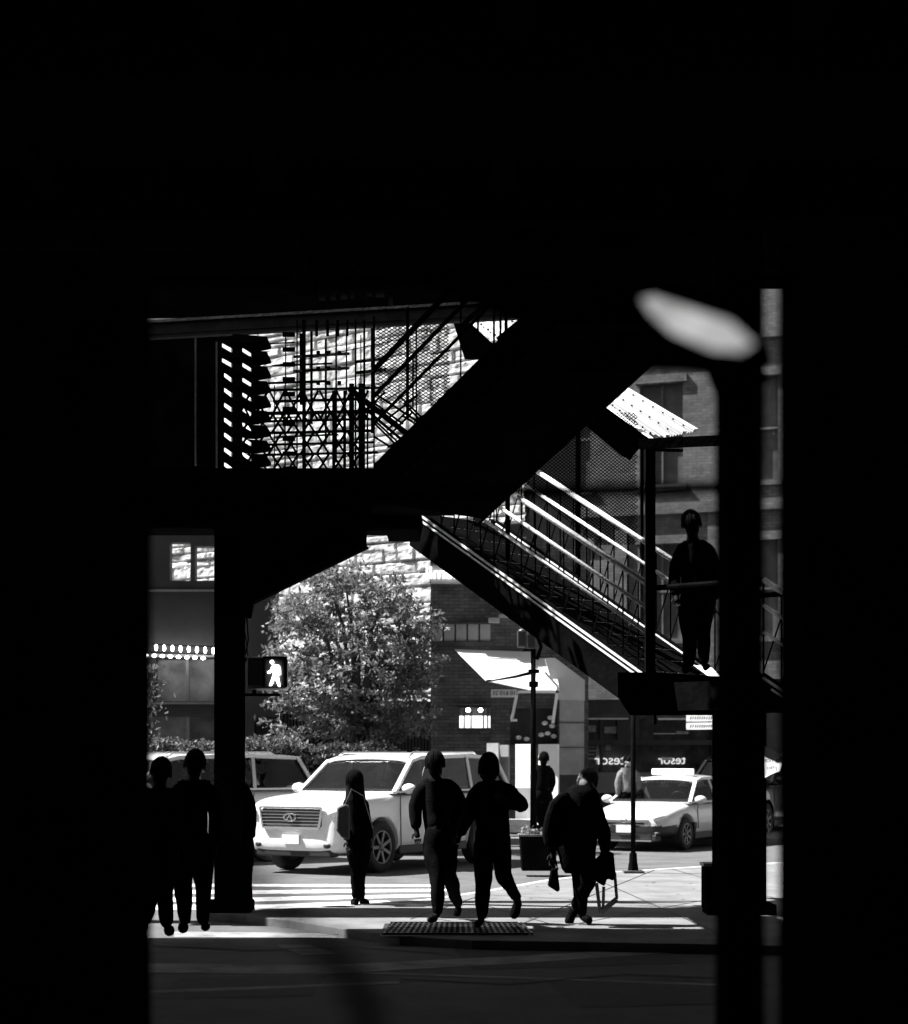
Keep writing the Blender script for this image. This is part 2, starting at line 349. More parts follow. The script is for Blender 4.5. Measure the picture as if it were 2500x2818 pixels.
def column(px0, px1, top, base, D, label):
    root = empty('steel_column', P((px0+px1)/2, base, D), label, 'column', 'riveted columns under the tracks')
    mb = MB(); x0 = P(px0, 0, D).x; x1 = P(px1, 0, D).x; z1 = P(0, top, D).z
    mb.box((x0, D, RZ), (x1, D+.03, z1)).box((x0, D+.3, RZ), (x1, D+.33, z1)).box(((x0+x1)/2-.02, D+.03, RZ), ((x0+x1)/2+.02, D+.3, z1)); mb.build('shaft', black, root)
    mb = MB()
    n = int((z1)/.12)
    for i in range(n):
        for x in (x0+.03, x1-.03): mb.ball((x, D-.003, .1 + i*.12), (.012,.010,.012), 6, 4)
    mb.build('rivet', black, root)
    MB().box((x0-.1, D-.08, RZ), (x1+.1, D+.42, .12)).build('base_plate', black, root, bevel=.02)
    return root
column(590, 666, 1450, 2512, 20.2, 'black steel column left of the walk signal, under the walkway')
column(1972, 2110, 1960, 2530, 19.9, 'broad black steel column under the stair landing at the right')
column(-130, -40, 1450, 2512, 20.2, 'black steel column at the far left edge under the walkway')

# ------------------------------------------------------------------ the covered stairs
A0 = P(1145, 1405, 21.6); rr = Vector((.755, -.656, 0)); ww = Vector((.656, .755, 0)); SL = -.618; WID = 1.5
def S(s, t, h, o=A0, sl=SL): return o + rr*s + ww*t + Vector((0, 0, h + sl*s))
def flight(root, o, sl, L, nst, W, near_rails=True, mesh=True, dark=False, soffit=False, lo=.47):
    def q(s, t, h): return S(s, t, h, o, sl)
    for t, nm in ((0, 'stringer'), (W, 'stringer')):
        st = MB().prism([q(-.1,t,-lo), q(L,t,-lo), q(L,t,0), q(-.1,t,0)], ww*.05).build(nm, black, root)
        if not dark:
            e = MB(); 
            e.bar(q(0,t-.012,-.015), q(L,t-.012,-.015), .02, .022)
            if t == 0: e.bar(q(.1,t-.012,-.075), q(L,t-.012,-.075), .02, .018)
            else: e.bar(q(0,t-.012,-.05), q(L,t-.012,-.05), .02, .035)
            e.build('lit_edge_angle', pale, st)  # pale strips paint the sunlit flange lines
    for i in range(nst):
        s = L*(i+.5)/nst
        c = q(s, 0, -.02)
        tr = MB().prism([q(s-.13, .05, -.10-.13*sl), q(s+.15, .05, -.10+.15*sl+ (-.28*sl)), q(s+.15, .05, -.13-.13*sl), q(s-.13, .05, -.13-.13*sl)], ww*(W-.05)).build('tread', black, root)
        if not dark:
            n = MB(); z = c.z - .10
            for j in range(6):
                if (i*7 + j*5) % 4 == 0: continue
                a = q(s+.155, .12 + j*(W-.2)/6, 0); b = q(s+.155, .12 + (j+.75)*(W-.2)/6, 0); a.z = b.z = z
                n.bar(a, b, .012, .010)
            n.build('tread_glint', pale, tr)  # broken pale bars paint glints along the tread edges
    if soffit: MB().prism([q(0,0,-lo+.01), q(L,0,-lo+.01), q(L,W,-lo+.01), q(0,W,-lo+.01)], (0,0,.02)).build('soffit', black, root)
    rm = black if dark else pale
    for t in (0, W):
        for h, r_ in ((.98, .030), (.72, .022), (.45, .018)):
            if t == W and h == .45: continue
            MB().tube([q(0, t, h), q(L, t, h)], r_, 8).build('handrail', rm, root, smooth=True)
        mb = MB(); mb.bar(q(0, t, .03), q(L, t, .03), .02, .02); n = int(L/(.55 if dark else .2))
        for i in range(n+1):
            s = L*i/n; mb.bar(q(s, t, 0), q(s, t, .96), .016, .016)
            if i < n and not dark: mb.bar(q(s, t, .05), q(s+L/n, t, .72), .012, .012)
        mb.build('baluster_panel', black, root)
root = empty('covered_stair', S(3.3, .7, -2.5), 'black open stair with pale handrails descending to the right under a corrugated canopy', 'stair')
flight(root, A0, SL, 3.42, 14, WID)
# posts
def post(px, y0, y1, D, wpx):
    MB().prect(px-wpx/2, y0, px+wpx/2, y1, D, .1).build('post', black, root)
post(1791, 1232, 1962, 19.25, 27); post(1398, 1290, 1640, 21.4, 13); post(1592, 1150, 1640, 22.2, 13); post(1768, 1225, 1560, 21.4, 8)
# landing
B0 = S(3.42, 0, 0)
L0 = B0 - Vector((0,0,.33))
land = MB().prism([L0 - rr*.15, L0 + rr*1.35, L0 + rr*1.35 + ww*WID, L0 - rr*.15 + ww*WID], (0,0,.30)).build('landing', black, root)
MB().ppoly([(1735,1968),(1700,1915),(1700,1850),(1790,1850),(1990,1862),(1990,1968)], 19.2, .06).build('landing_fascia', black, root)
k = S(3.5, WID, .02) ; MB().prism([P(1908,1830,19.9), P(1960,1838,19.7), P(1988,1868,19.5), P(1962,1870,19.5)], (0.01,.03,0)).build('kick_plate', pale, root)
MB().tube([B0 + Vector((0,0,.98)), B0 + rr*1.35 + Vector((0,0,.98))], .03, 8).tube([B0 + ww*WID + Vector((0,0,.98)), B0 + rr*1.35 + ww*WID + Vector((0,0,.98))], .03, 8).build('landing_rail', black, root)
# lower flight beyond the landing
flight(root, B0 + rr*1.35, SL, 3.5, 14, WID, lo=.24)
# mesh panel on the far side, under the roof
mb = MB(); 
def cl(a, b): return True
o = S(.5, WID, 1.02); mb2 = MB()
wire_mesh(mb, P(1400, 1500, 22.3), (rr.x, -.02, -.0), (0,0,1), 2.1, 1.62, .055, .0045, clip=lambda a, b: b > 1.0 - a*.62 - .1 and b < 2.2)
mb.build('wire_panel', black, root)
# canopy roof of corrugated translucent panels
def canopy(q, nm='canopy_roof', bars=(0, .36, .74, 1.0)):
    a, b, c, d = q                                    # a-d near long edge, b-c far long edge
    N = 90; vs = []; fs = []
    nrm = (b-a).cross(d-a).normalized(); nrm = nrm if nrm.z > 0 else -nrm
    for i in range(N+1):
        u = i/N; h = nrm * (.012*math.sin(u*2*math.pi*16))
        p = a.lerp(b, u) + h; r_ = d.lerp(c, u) + h; vs += [p, r_]
    for i in range(N): fs.append((2*i, 2*i+1, 2*i+3, 2*i+2))
    o = MB().add(vs, fs).build(nm, corr, root, fix=False)
    bt = MB()
    for u in bars:
        p = a.lerp(b, u); r_ = d.lerp(c, u); bt.bar(p + nrm*.02, r_ + nrm*.02, .06, .02, up=nrm)
    bt.build('roof_batten', pale, o)
    bo = MB()
    for i in range(7):
        for u in (.1,.5,.88): bo.ball(a.lerp(b, u).lerp(d.lerp(c, u), .06 + i*.14) + nrm*.03, .014, 6, 4)
    bo.build('bolt', black, o)
    return o
canopy([P(1650,1105,23.6), P(1712,1066,24.6), P(1915,1186,23.2), P(1792,1212,22.2)])
canopy([P(1252,852,23.6), P(1330,832,24.6), P(1475,922,23.4), P(1385,958,22.5)])
canopy([P(1405,925,23.0), P(1460,900,23.8), P(1480,920,23.5), P(1412,962,22.8)], bars=(0,1))
MB().bar(P(1654,1128,23.4), P(1786,1224,22.0), .06, .06).build('gutter', pale, root)
MB().ppoly([(1592,1150),(1650,1108),(1795,1212),(1770,1222),(1736,1262),(1712,1250)], 20.6, .1).build('gusset', black, root)
MB().ppoly([(1236,845),(1255,852),(1400,985),(1280,985)], 21.4, .1).build('gusset', black, root)
MB().bar(P(1760,1222,19.1), P(1990,1212,18.9), .08, .10).build('roof_beam', black, root)
MB().bar(P(1800,1238,19.6), P(1880,1240,19.6), .03, .03).build('roof_lath', black, root)
for x in (1316, 1360, 1378, 1392): MB().prect(x-3, 835, x+3, 985, 20.3, .03).build('roof_strut', black, root)
MB().bar(P(1262,905,20.2), P(1360,815,20.2), .05, .05).bar(P(1370,935,20.2), P(1480,845,20.2), .05, .05).build('roof_strut', black, root)

# upper flight, rising to the right towards the platform
root = empty('upper_stair', P(1030,1290,18.0), 'black enclosed stair flight rising from the walkway to the platform above', 'stair')
U0 = P(1030,1290,18.0)
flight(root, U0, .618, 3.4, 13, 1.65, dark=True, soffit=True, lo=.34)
MB().box((P(1000,0,18.2).x, 18.3, 4.41), (P(1250,0,18.2).x, DM, 4.52)).build('upper_landing', black, root)
MB().prism([S(0,0,-.3,U0,.618), S(3.4,0,-.3,U0,.618), S(3.4,0,.05,U0,.618), S(0,0,.05,U0,.618)], ww*1.65).build('stair_body', black, root)
MB().ppoly([(1380,985),(1470,905),(1600,840),(1900,800),(1900,960),(1780,1005),(1560,1165),(1380,1290),(1250,1290)], 18.6, .12).build('side_panel', black, root)
MB().bar(P(962,1070,20.3), P(1135,1205,20.3), .06, .06).bar(P(1000,1120,20.35), P(1135,1235,20.35), .03, .03).build('newel_rail', black, root)

# ------------------------------------------------------------------ blurred things close to the lens
root = empty('mast_pole', P(2045, 2700, 4.6), 'out of focus black pole with curved arm close to the lens at the right', 'pole')
D1 = 4.4
MB().box((P(1985,0,D1).x, D1, RZ), (P(2104,0,D1).x, D1+.1, P(0,700,D1).z)).build('shaft', black, root)
MB().tube([P(2048,1020,D1), P(2030,960,D1), P(1975,890,D1), P(1880,845,D1), P(1700,830,D1), P(1450,840,D1), P(1200,760,D1)], [.07,.075,.07,.055,.05,.045,.03], 10).build('curved_arm', black, root, smooth=True)
MB().tube([P(2048,1080,D1), P(1990,960,D1), P(1880,960,D1), P(1720,965,D1), P(1540,1000,D1)], [.07,.07,.05,.045,.03], 10).build('lower_brace', black, root, smooth=True)
bx = Vector((0,0,0))
DG = 2.4
pc = P(1925,893,DG); pn = Vector((-.55,-.5,.67)).normalized()
def onp(px, py):
    d = P(px, py, 1.0) - Vector((0,0,EYE)); o_ = Vector((0,0,EYE)); return o_ + d * ((pc - o_).dot(pn) / d.dot(pn))
MB().prism([onp(*q) for q in [(1765,822),(1800,815),(1905,850),(2010,885),(2075,945),(2040,968),(1960,962),(1850,915),(1790,862)]], -pn*.006).build('smear_plate', M('smear_grey', .055, .8, .8, 11), root)  # added plate catching sun, stands for a blurred bright smear
root = empty('near_pillar', P(270, 2700, 4.0), 'out of focus black pillar close to the lens at the left', 'pillar')
MB().box((P(-80,0,4).x, 4, RZ), (P(366,0,4).x, 4.25, P(0,700,4).z)).build('shaft', black, root)
MB().box((P(-90,0,4).x, 3.97, RZ), (P(380,0,4).x, 4.0, .4)).build('base', black, root)
root = tag(MB().tube([P(300,2130,1.15), P(450,2235,1.15), P(580,2330,1.15), P(700,2430,1.15), P(800,2520,1.15), P(930,2640,1.15), P(1000,2760,1.15), P(1040,2950,1.15)], .0085, 10).build('curved_handrail', black, smooth=True),
           'out of focus black curved rail sweeping across the lower left corner', 'handrail')

root = empty('near_pillar', P(2300, 2700, 3.9), 'out of focus broad black pillar closing the right edge of the view', 'pillar')
MB().box((P(2212,0,3.9).x, 3.9, RZ), (P(2560,0,3.9).x, 4.2, P(0,600,3.9).z)).build('shaft', black, root)
MB().box((P(2204,0,3.9).x, 3.86, RZ), (P(2570,0,3.9).x, 3.9, .4)).build('base', black, root)
tag(MB().tube([P(300,1372,3.3), P(1200,1362,3.3), P(2010,1340,3.3)], .0125, 10).build('cross_bar', black, smooth=True), 'out of focus thin dark bar crossing the middle of the view', 'bar')
# ================================================================== BUILDINGS
# stone building, real blocks as relief; its wall faces left of the camera and catches the sun
TV = Vector((.8, -.6, 0)); NV = Vector((-.6, -.8, 0)); W0 = P(900, 2090, 42.0); W0.z = 0
def stone_wall(L0_=-6.5, L1_=3.05, Z0_=1.0, Z1_=12.2, seed=3):
    rnd = random.Random(seed)
    st = .045; nx = int((L1_-L0_)/st); nz = int((Z1_-Z0_)/st)
    rows = []; z = Z0_
    while z < Z1_ + 1:
        h = rnd.choice([.13,.17,.22,.28,.33]); rows.append((z, h)); z += h
    cuts = []
    for z, h in rows:
        x = L0_ - rnd.random(); c = []
        while x < L1_ + 1:
            l = rnd.uniform(.35, 1.3); c.append((x, l, rnd.uniform(0,.055), rnd.uniform(-.02,.02))); x += l
        cuts.append(c)
    vs = []; ri = 0
    for j in range(nz+1):
        z = Z0_ + j*st
        while ri < len(rows)-1 and z >= rows[ri][0] + rows[ri][1]: ri += 1
        zz, h = rows[ri]; fz = (z-zz)/h; ci = 0; c = cuts[ri]
        for i in range(nx+1):
            x = L0_ + i*st
            while ci < len(c)-1 and x >= c[ci][0] + c[ci][1]: ci += 1
            bx0, l, d, tl = c[ci]; fx = (x-bx0)/l
            e = min(fz*h, (1-fz)*h, fx*l, (1-fx)*l)
            dd = d + tl*(fz-.5) if e > .018 else -.06
            dd += .022*noise.noise(Vector((x*3.1, z*6.3, ri*1.7))) * (1 if e > .018 else 0) + .016*noise.noise(Vector((x*9, z*13, 4)))
            p = W0 + TV*x + NV*dd; vs.append((p.x, p.y, z))
    fs = [(j*(nx+1)+i, j*(nx+1)+i+1, (j+1)*(nx+1)+i+1, (j+1)*(nx+1)+i) for j in range(nz) for i in range(nx)]
    return vs, fs, L0_, L1_
root = empty('stone_building', W0, 'sunlit rough limestone building behind the tree and the walkway railings', 'building')
vs, fs, a_, b_ = stone_wall(); MB().add(vs, fs).build('wall', stone, root, fix=False)
vs, fs, _a, _b = stone_wall(3.05, 5.6, 6.75, 12.2, 8); MB().add(vs, fs).build('upper_wall', stone, root, fix=False)
p0 = W0 + TV*3.07 - NV*.12; p1 = W0 + TV*5.6 - NV*.12
MB().prism([(p0.x,p0.y,6.75),(p1.x,p1.y,6.75),(p1.x,p1.y,12.3),(p0.x,p0.y,12.3)], -NV*2).build('upper_block', darkwall, root)
p0 = W0 + TV*a_ - NV*.12; p1 = W0 + TV*b_ - NV*.12
MB().prism([(p0.x,p0.y,-.1),(p1.x,p1.y,-.1),(p1.x,p1.y,13.6),(p0.x,p0.y,13.6)], -NV*3).build('rear_block', darkwall, root)
lw = MB(); 
for i in range(9):
    c = W0 + TV*(-7.6+i*1.25) ; lw.prism([(c.x,c.y,0),((c+TV*1.24).x,(c+TV*1.24).y,0),((c+TV*1.24).x,(c+TV*1.24).y,1.02),(c.x,c.y,1.02)], NV*.12)
lw.build('plinth', concrete, root)

# shop on the left, dark, with two open windows up high and glazed bays with lamp strings
DL = 38.0
root = empty('left_shop', P(500, 2300, DL), 'dark shopfront at the left with strings of lit bulbs above its windows', 'shop')
mb = MB()
def rects(mb, xs, ys, holes, D, dep):                  # wall as butted pieces with rectangular openings
    for i in range(len(xs)-1):
        run = None
        for j in range(len(ys)-1):
            cx = (xs[i]+xs[i+1])/2; cy = (ys[j]+ys[j+1])/2
            solid = not any(h[0] < cx < h[2] and h[1] < cy < h[3] for h in holes)
            if solid and run is None: run = ys[j]
            if not solid and run is not None: mb.prect(xs[i], run, xs[i+1], ys[j], D, dep); run = None
        if run is not None: mb.prect(xs[i], run, xs[i+1], ys[-1], D, dep)
rects(mb, [-400,380,428,468,525,537,590,700,760,765], [1380,1493,1503,1598,1812,1930,1972,2045,2360],
      [(468,1493,525,1598),(537,1503,590,1598),(428,1812,590,1930),(380,1972,590,2045),(700,1972,760,2045)], DL, .35)
mb.build('wall', M('charcoal_front', .03, .7, .3, 2), root)
MB().prect(395,1812,590,1930,DL+.3,.04).build('window', M('cluttered_glass', .20, .3, .95, 1.1, spec=.6), root)
MB().prect(380,1972,590,2045,DL+.3,.04).build('window', M('hazy_glass', .26, .3, .8, .9, spec=.6), root)
MB().prect(700,1972,760,2045,DL+.3,.04).build('window', M('dim_glass', .06, .3, .9, 2, spec=.6), root)
mb = MB(); mb.prect(380,1622,595,1627,DL-.12,.12).prect(380,1800,600,1808,DL-.1,.1).prect(512,1812,520,1930,DL+.02,.1).prect(512,1972,522,2045,DL+.02,.1).prect(380,1932,600,1938,DL-.06,.06); mb.build('ledge', M('trim', .16, .6), root)
for x in (512,):
    pass
for n, (y, x0, cnt, wx, hy) in enumerate([(1782,430,8,5,13),(1803,402,8,8,6)]):
    rt = empty('bulb_string', P(x0, y-8, DL-.3), ['upper string of tall lit bulbs on the dark left shopfront', 'lower string of small round lit bulbs on the dark left shopfront'][n], 'lights', 'strings of bulbs')
    MB().tube([P(x0-12,y-10,DL-.35), P(x0+90,y-5,DL-.35), P(x0+cnt*22.5,y-2,DL-.35)], .012, 5).build('wire', black, rt)
    for i in range(cnt):
        cx = x0 + i*22.5; yy = y + i*1.2
        MB().ball(P(cx, yy, DL-.35), (wx*DL/F/1.3, .04, hy*DL/F/1.5), 8, 6).build('bulb', bulb, rt, smooth=True)

# brick corner building with white awning
DB = 39.0
root = empty('brick_shop', P(1400, 2300, DB), 'dark brick corner shop with a sign band and a bright white awning', 'shop')
mb = MB(); rects(mb, [1186,1263,1350,1404,1470,1535,1620], [1482,1556,1606,1716,1766,1948,2008,2050,2290], [(1263,1948,1350,2008),(1404,1948,1535,2050)], DB, .4)
mb.build('wall', brickd, root)
MB().prect(1186,1556,1420,1606,DB-.12,.12).build('sign_band', greywall, root)
def text(body, px, py, D, hpx, mat, parent, name='lettering', mirror=True, bold=.0, thick=.02, rot=None):
    c = bpy.data.curves.new(name, 'FONT'); c.body = body; c.size = hpx*D/F*1.35; c.extrude = thick; c.offset = bold; c.align_x = 'CENTER'; c.align_y = 'CENTER'
    t = bpy.data.objects.new(name, c); COL.objects.link(t)
    dg = bpy.context.evaluated_depsgraph_get(); dg.update(); me = bpy.data.meshes.new_from_object(t.evaluated_get(dg)); bpy.data.objects.remove(t)
    p = P(px, py, D)
    for v in me.vertices:
        x, y, z = v.co; v.co = Vector((-x if mirror else x, -z, y))
        if rot: v.co = Matrix.Rotation(rot, 3, 'Z') @ v.co
        v.co = v.co + p
    me.materials.append(mat); o = bpy.data.objects.new(name, me); COL.objects.link(o)
    if parent: put(o, parent)
    return o
whitel = emis('glow_letters', .9, .8)  # white lettering with a glow added to brighten it
text('rinemll', 1235, 1578, DB-.18, 34, whitel, root, bold=.006)
bw_ = MB(); 
for i in range(5): bw_.prect(1190+i*33, 1718, 1218+i*33, 1764, DB-.05, .05)
bw_.build('high_window', greywall, root)
MB().prect(1183,1712,1356,1717,DB-.1,.1).prect(1183,1765,1356,1771,DB-.1,.1).build('window_frame', darkwall, root)
MB().prect(1346,1700,1376,1712,DB-.4,.3).prect(1374,1690,1400,1698,DB-.3,.3).build('bracket', greywall, root)
# window with lamps
fr = MB().prect(1258,2004,1354,2010,DB-.1,.1).prect(1258,1943,1354,1948,DB-.1,.1)
for x in (1263,1278,1297,1331,1343): fr.prect(x-2,1948,x+2,2004,DB+.02,.05)
fr = fr.build('window', darkwall, root)
for a, b in ((1265,1276),(1280,1295),(1299,1329),(1333,1341),(1345,1350)): MB().prect(a,1970,b,2003,DB+.12,.03).build('lit_pane', lit, fr)
for x in (1289,1323): MB().ball(P(x,1954,DB+.05), (.05,.05,.045), 8, 6).build('lamp', bulb, root, smooth=True)
MB().prect(1258,1935,1300,1940,DB-.3,.3).prect(1306,1935,1340,1940,DB-.3,.3).build('lamp_shelf', darkwall, root)
MB().prect(1260,1948,1352,2006,DB+.3,.05).build('interior', darkwall, root)
MB().prect(1404,1948,1535,2050,DB+.3,.05).build('interior', darkwall, root)
for i, (x, y) in enumerate([(1428,2030),(1450,2034),(1490,2022),(1508,2018),(1525,2026),(1515,1975),(1500,1990),(1520,1998)]):
    MB().ball(P(x,y,DB+.1), (.07,.05,.05), 6, 4).build('display_item', pale, root)
# awning
def awning(pts_top, pts_bot, dt, db, label):
    rt = empty('awning', P(pts_bot[0][0], pts_bot[0][1], db), label, 'awning', 'shop awnings')
    a = [P(x, y, dt) for x, y in pts_top]; b = [P(x, y, db) for x, y in pts_bot]
    MB().prism([a[0], a[1], b[1], b[0]], (0,.02,-.02)).build('cloth', awn, rt)
    return rt, b
rt, b = awning([(1252,1786),(1466,1794)], [(1338,1872),(1468,1900)], DB-.02, 37.4, 'bright white sloping awning left of the signal post')
MB().prect(1352,1897,1422,1919,37.35,.02).build('valance', whitep, rt)
text('210 610 25', 1392, 1908, 37.3, 12, black, rt, 'valance_text', True)
MB().bar(P(1338,1874,37.3), P(1352,1872,37.3), .04).bar(P(1352,1897,37.4), P(1420,1903,37.4), .03).build('awning_frame', black, rt)
rt, b = awning([(1474,1812),(1524,1810)], [(1476,1898),(1540,1898)], DB-.02, 37.5, 'narrow white awning right of the signal post')
fr = MB().bar(P(1421,1904,37.5), P(1538,1904,37.5), .05)
for a, b_2 in (((1424,1906),(1409,1980)),((1536,1890),(1522,1990)),((1536,1890),(1500,1850))): fr.bar(P(*a,37.5), P(*b_2,37.5), .06, .05)
fr.bar(P(1407,1982,37.5), P(1424,1982,37.5), .05).build('frame_tube', whitep, rt)
rt = empty('grey_canopy', P(1560,1925,37.6), 'plain grey box canopy over the shop corner, right of the white awnings', 'canopy')
MB().prism([P(x_, y_, 38.0) for x_, y_ in [(1500,1812),(1528,1810),(1610,1872),(1610,1926),(1532,1924)]], (.02,.4,0)).build('canopy_panel', M('canopy_grey', .42, .8, .08, 3), rt)
# corner pillar and the storefront to its right
rt = tag(MB().prect(1541,1926,1608,2132,38.9,.6).build('concrete_pillar', concrete), 'smooth pale concrete pillar at the shop corner behind the taxi', 'pillar')
MB().prect(1540,1988,1609,1990,38.87,.03).prect(1540,2056,1609,2058,38.87,.03).build('joint', darkwall, rt)
MB().prect(1541,2132,1608,2300,38.9,.6).build('pillar_base', darkwall, rt)
# white boards and cabinets in front of the shop, turned to the sun
def board(x0, x1, y0, y1, D, mat, dep=.05):
    a = P(x0, y1, D); b = P(x1, y1, D); L = (b-a).length; h = (y1-y0)*D/F
    d = TV
    # find end so it spans the same picture width
    k = (x1-1250)/F; s = (k*a.y - a.x)/(d.x - k*d.y); e = a + d*s
    return MB().prism([a, (e.x,e.y,a.z), (e.x,e.y,a.z+h), (a.x,a.y,a.z+h)], -NV*dep)
rt = tag(board(1419,1466,2048,2168,38.0,whitep).build('white_board', whitep), 'tall blank white board left of the black signal post', 'board', 'white boards by the shop')
board(1419,1466,2168,2262,38.0,greywall).build('lower_panel', greywall, rt)
rt = tag(board(1482,1536,2048,2212,38.3,whitep).build('white_board', whitep), 'tall blank white board right of the black signal post', 'board', 'white boards by the shop')
rt = tag(board(1340,1372,2045,2150,38.6,concrete).build('grey_board', concrete), 'pale grey upright board standing behind the white car', 'board')
rt = tag(board(1374,1400,2050,2150,38.6,concrete).build('grey_board', greywall), 'darker grey upright board beside the pale one behind the white car', 'board')
rt = tag(MB().prect(1392,2256,1474,2270,37.3,.5).prect(1396,2270,1470,2290,37.35,.4).build('stone_ledge', M('ledge_stone', .6)), 'low pale stone ledge under the white boards', 'ledge')

# storefront on the right
DS = 46.0
root = empty('right_shop', P(1800, 2250, DS), 'dark glazed storefront with mirrored lettering behind the taxi', 'shop')
mb = MB(); rects(mb, [1600,1612,1652,1660,1700,1760,1850,1960,2020,2600], [1925,1978,2036,2050,2124,2260], [(1612,1978,1652,2036),(1660,1978,1700,2036),(1612,2050,1652,2124),(1660,2050,1760,2124),(1760,2050,1960,2124),(1760,1978,1960,2036)], DS, .3)
mb.build('wall', M('shop_frame', .05, .6, .4, 3), root)
for i, (a, b, y0, y1) in enumerate([(1612,1652,1978,2036),(1660,1700,1978,2036),(1612,1652,2050,2124),(1660,1760,2050,2124),(1760,1960,2050,2124),(1760,1960,1978,2036)]):
    MB().prect(a,y0,b,y1,DS+.2,.04).build('window', M('shop_glass_%s' % 'abcdef'[i], .045, .2, .95, 3, spec=.6), root)
MB().prect(1608,2126,1960,2182,DS-.15,.15).build('bulkhead', M('bulkhead_grey', .33, .8, .1, 3), root)
MB().prect(1606,1976,1730,1980,DS-.06,.05).prect(1812,1976,1900,1981,DS-.06,.05).prect(1800,2018,1860,2020,DS-.06,.05).build('trim', M('bright_trim', .9, .4), root)
pg = MB()
for i, (x0, x1, y0, y1) in enumerate([(1616,1640,1996,2014),(1664,1698,2000,2018),(1616,1638,2054,2058),(1616,1640,2064,2068),(1618,1636,2074,2078),(1617,1640,2086,2089),(1641,1650,2048,2104),(1668,1682,2050,2064),(1862,1895,2012,2020)]):
    pg.prect(x0,y0,x1,y1,DS+.1,.04)
pg.build('window_goods', M('goods', .35, .7, .5, 8), root)
lt = emis('window_letters', .7, .25)  # pale lettering given a faint added glow
text('tesor', 1679, 2092, DS+.05, 29, lt, root); text('tesor', 1850, 2092, DS+.05, 26, lt, root)
MB().prect(1822,2084,1850,2092,DS,.04).build('window_goods', pale, root)
# hanging shop sign plates
rt = empty('sign_plates', P(1930,2010,36), 'pair of pale enamel sign plates hanging below the landing', 'sign')
for k, (y0, y1) in enumerate([(1966,1986),(1989,2008)]):
    p_ = board(1889,1972,y0,y1,38.0,whitep,.04).build('plate', M('enamel', .55, .4, .3, 12), rt)
    mb = MB()
    for i in range(11): 
        x = 1900 + i*6.3; mb.bar(P(x, (y0+y1)/2+4, 37.2-(x-1889)*.011+.3), P(x+3.2, (y0+y1)/2-4, 37.2-(x-1889)*.011+.3), .02, .02)
    mb.build('plate_marks', darkwall, p_)
MB().prect(1930,1925,1934,1966,37.5,.03).build('hanger', black, rt)

# grey facade above and behind the stairs
root = empty('rear_facade', P(1900, 2090, 52), 'grey brick facade with tall windows rising behind the stair', 'building')
fd = Vector((.94, -.34, 0)); fo = P(1180, 2090, 52); fo.z = 0
def FB(u0, u1, z0, z1, o=0, dep=.3):                   # box on the turned facade
    n = Vector((-.34, -.94, 0)); a = fo + fd*u0 + n*o; b = fo + fd*u1 + n*o
    return [(a.x,a.y,z0),(b.x,b.y,z0),(b.x,b.y,z1),(a.x,a.y,z1)], -n*dep
def fadd(mb, *a, **k): q, off = FB(*a, **k); mb.prism(q, off)
mb = MB(); us = [-1, 3.6, 4.8, 6.2, 7.4, 8.8, 10.0, 11.4, 12.6, 18]; zs = [3.1, 5.0, 7.6, 9.2, 12.0, 20]
wins = [(a, b, c, d) for a, b in ((3.6,4.8),(6.2,7.4),(8.8,10.0),(11.4,12.6)) for c, d in ((5.0,7.6),(9.2,12.0))]
for i in range(len(us)-1):
    run = None
    for j in range(len(zs)-1):
        cx = (us[i]+us[i+1])/2; cz = (zs[j]+zs[j+1])/2
        hole = any(q[0] < cx < q[1] and q[2] < cz < q[3] for q in wins)
        if not hole and run is None: run = zs[j]
        if hole and run is not None: fadd(mb, us[i], us[i+1], run, zs[j]); run = None
    if run is not None: fadd(mb, us[i], us[i+1], run, zs[-1])
o = mb.build('wall', brickg, root)
for a, b, c, d in wins:
    m_ = MB(); fadd(m_, a, b, c, d, o=-.2, dep=.05); wn = m_.build('window', M('facade_glass', .10, .4, .6, 1, spec=.3) if 'facade_glass' not in bpy.data.materials else bpy.data.materials['facade_glass'], root)
    m_ = MB(); fadd(m_, a-.12, b+.12, d, d+.22, o=.06, dep=.06); fadd(m_, a-.12, b+.12, c-.14, c, o=.08, dep=.08); fadd(m_, (a+b)/2-.03, (a+b)/2+.03, c, d, o=-.12, dep=.06); fadd(m_, a, b, (c+d)/2-.03, (c+d)/2+.03, o=-.11, dep=.06); m_.build('frame', brickg, wn)
mb = MB(); 
for z in (8.4, 13.0): fadd(mb, -1, 18, z, z+.3, o=.12, dep=.12)
for u in (2.6, 5.5, 8.1, 10.7, 13.4): fadd(mb, u, u+.35, 3.1, 8.4, o=.06, dep=.06)
mb.build('pilaster', brickg, root)
# dark mass closing the far left and far right
tag(MB().prect(-900, 300, 330, 2400, 60, 2).build('dark_building', darkwall), 'plain dark building closing the street at the far left', 'building')
tag(MB().prect(2150, 300, 3600, 2400, 62, 2).build('dark_building', brickd), 'dark brick building beyond the grey facade at the far right', 'building')
tag(MB().prect(300, 300, 2150, 2400, 66, 2).build('dark_building', darkwall), 'tall dark building behind the stone building in the middle', 'building')
tag(MB().box((-45,-34,RZ),(45,-26,30)).build('dark_building', darkwall), 'unseen dark building added behind the viewer to block sky light', 'building')  # added out of view to cut sky light from behind
tag(MB().box((24,-24,RZ),(34,34,24)).build('dark_building', darkwall), 'unseen dark building added on the right to block sky light', 'building')  # added out of view to cut sky light from the right
tag(MB().box((-58,-26,RZ),(-46,30,30)).build('dark_building', darkwall), 'unseen dark building added on the left to block sky light', 'building')  # added out of view to darken the near road
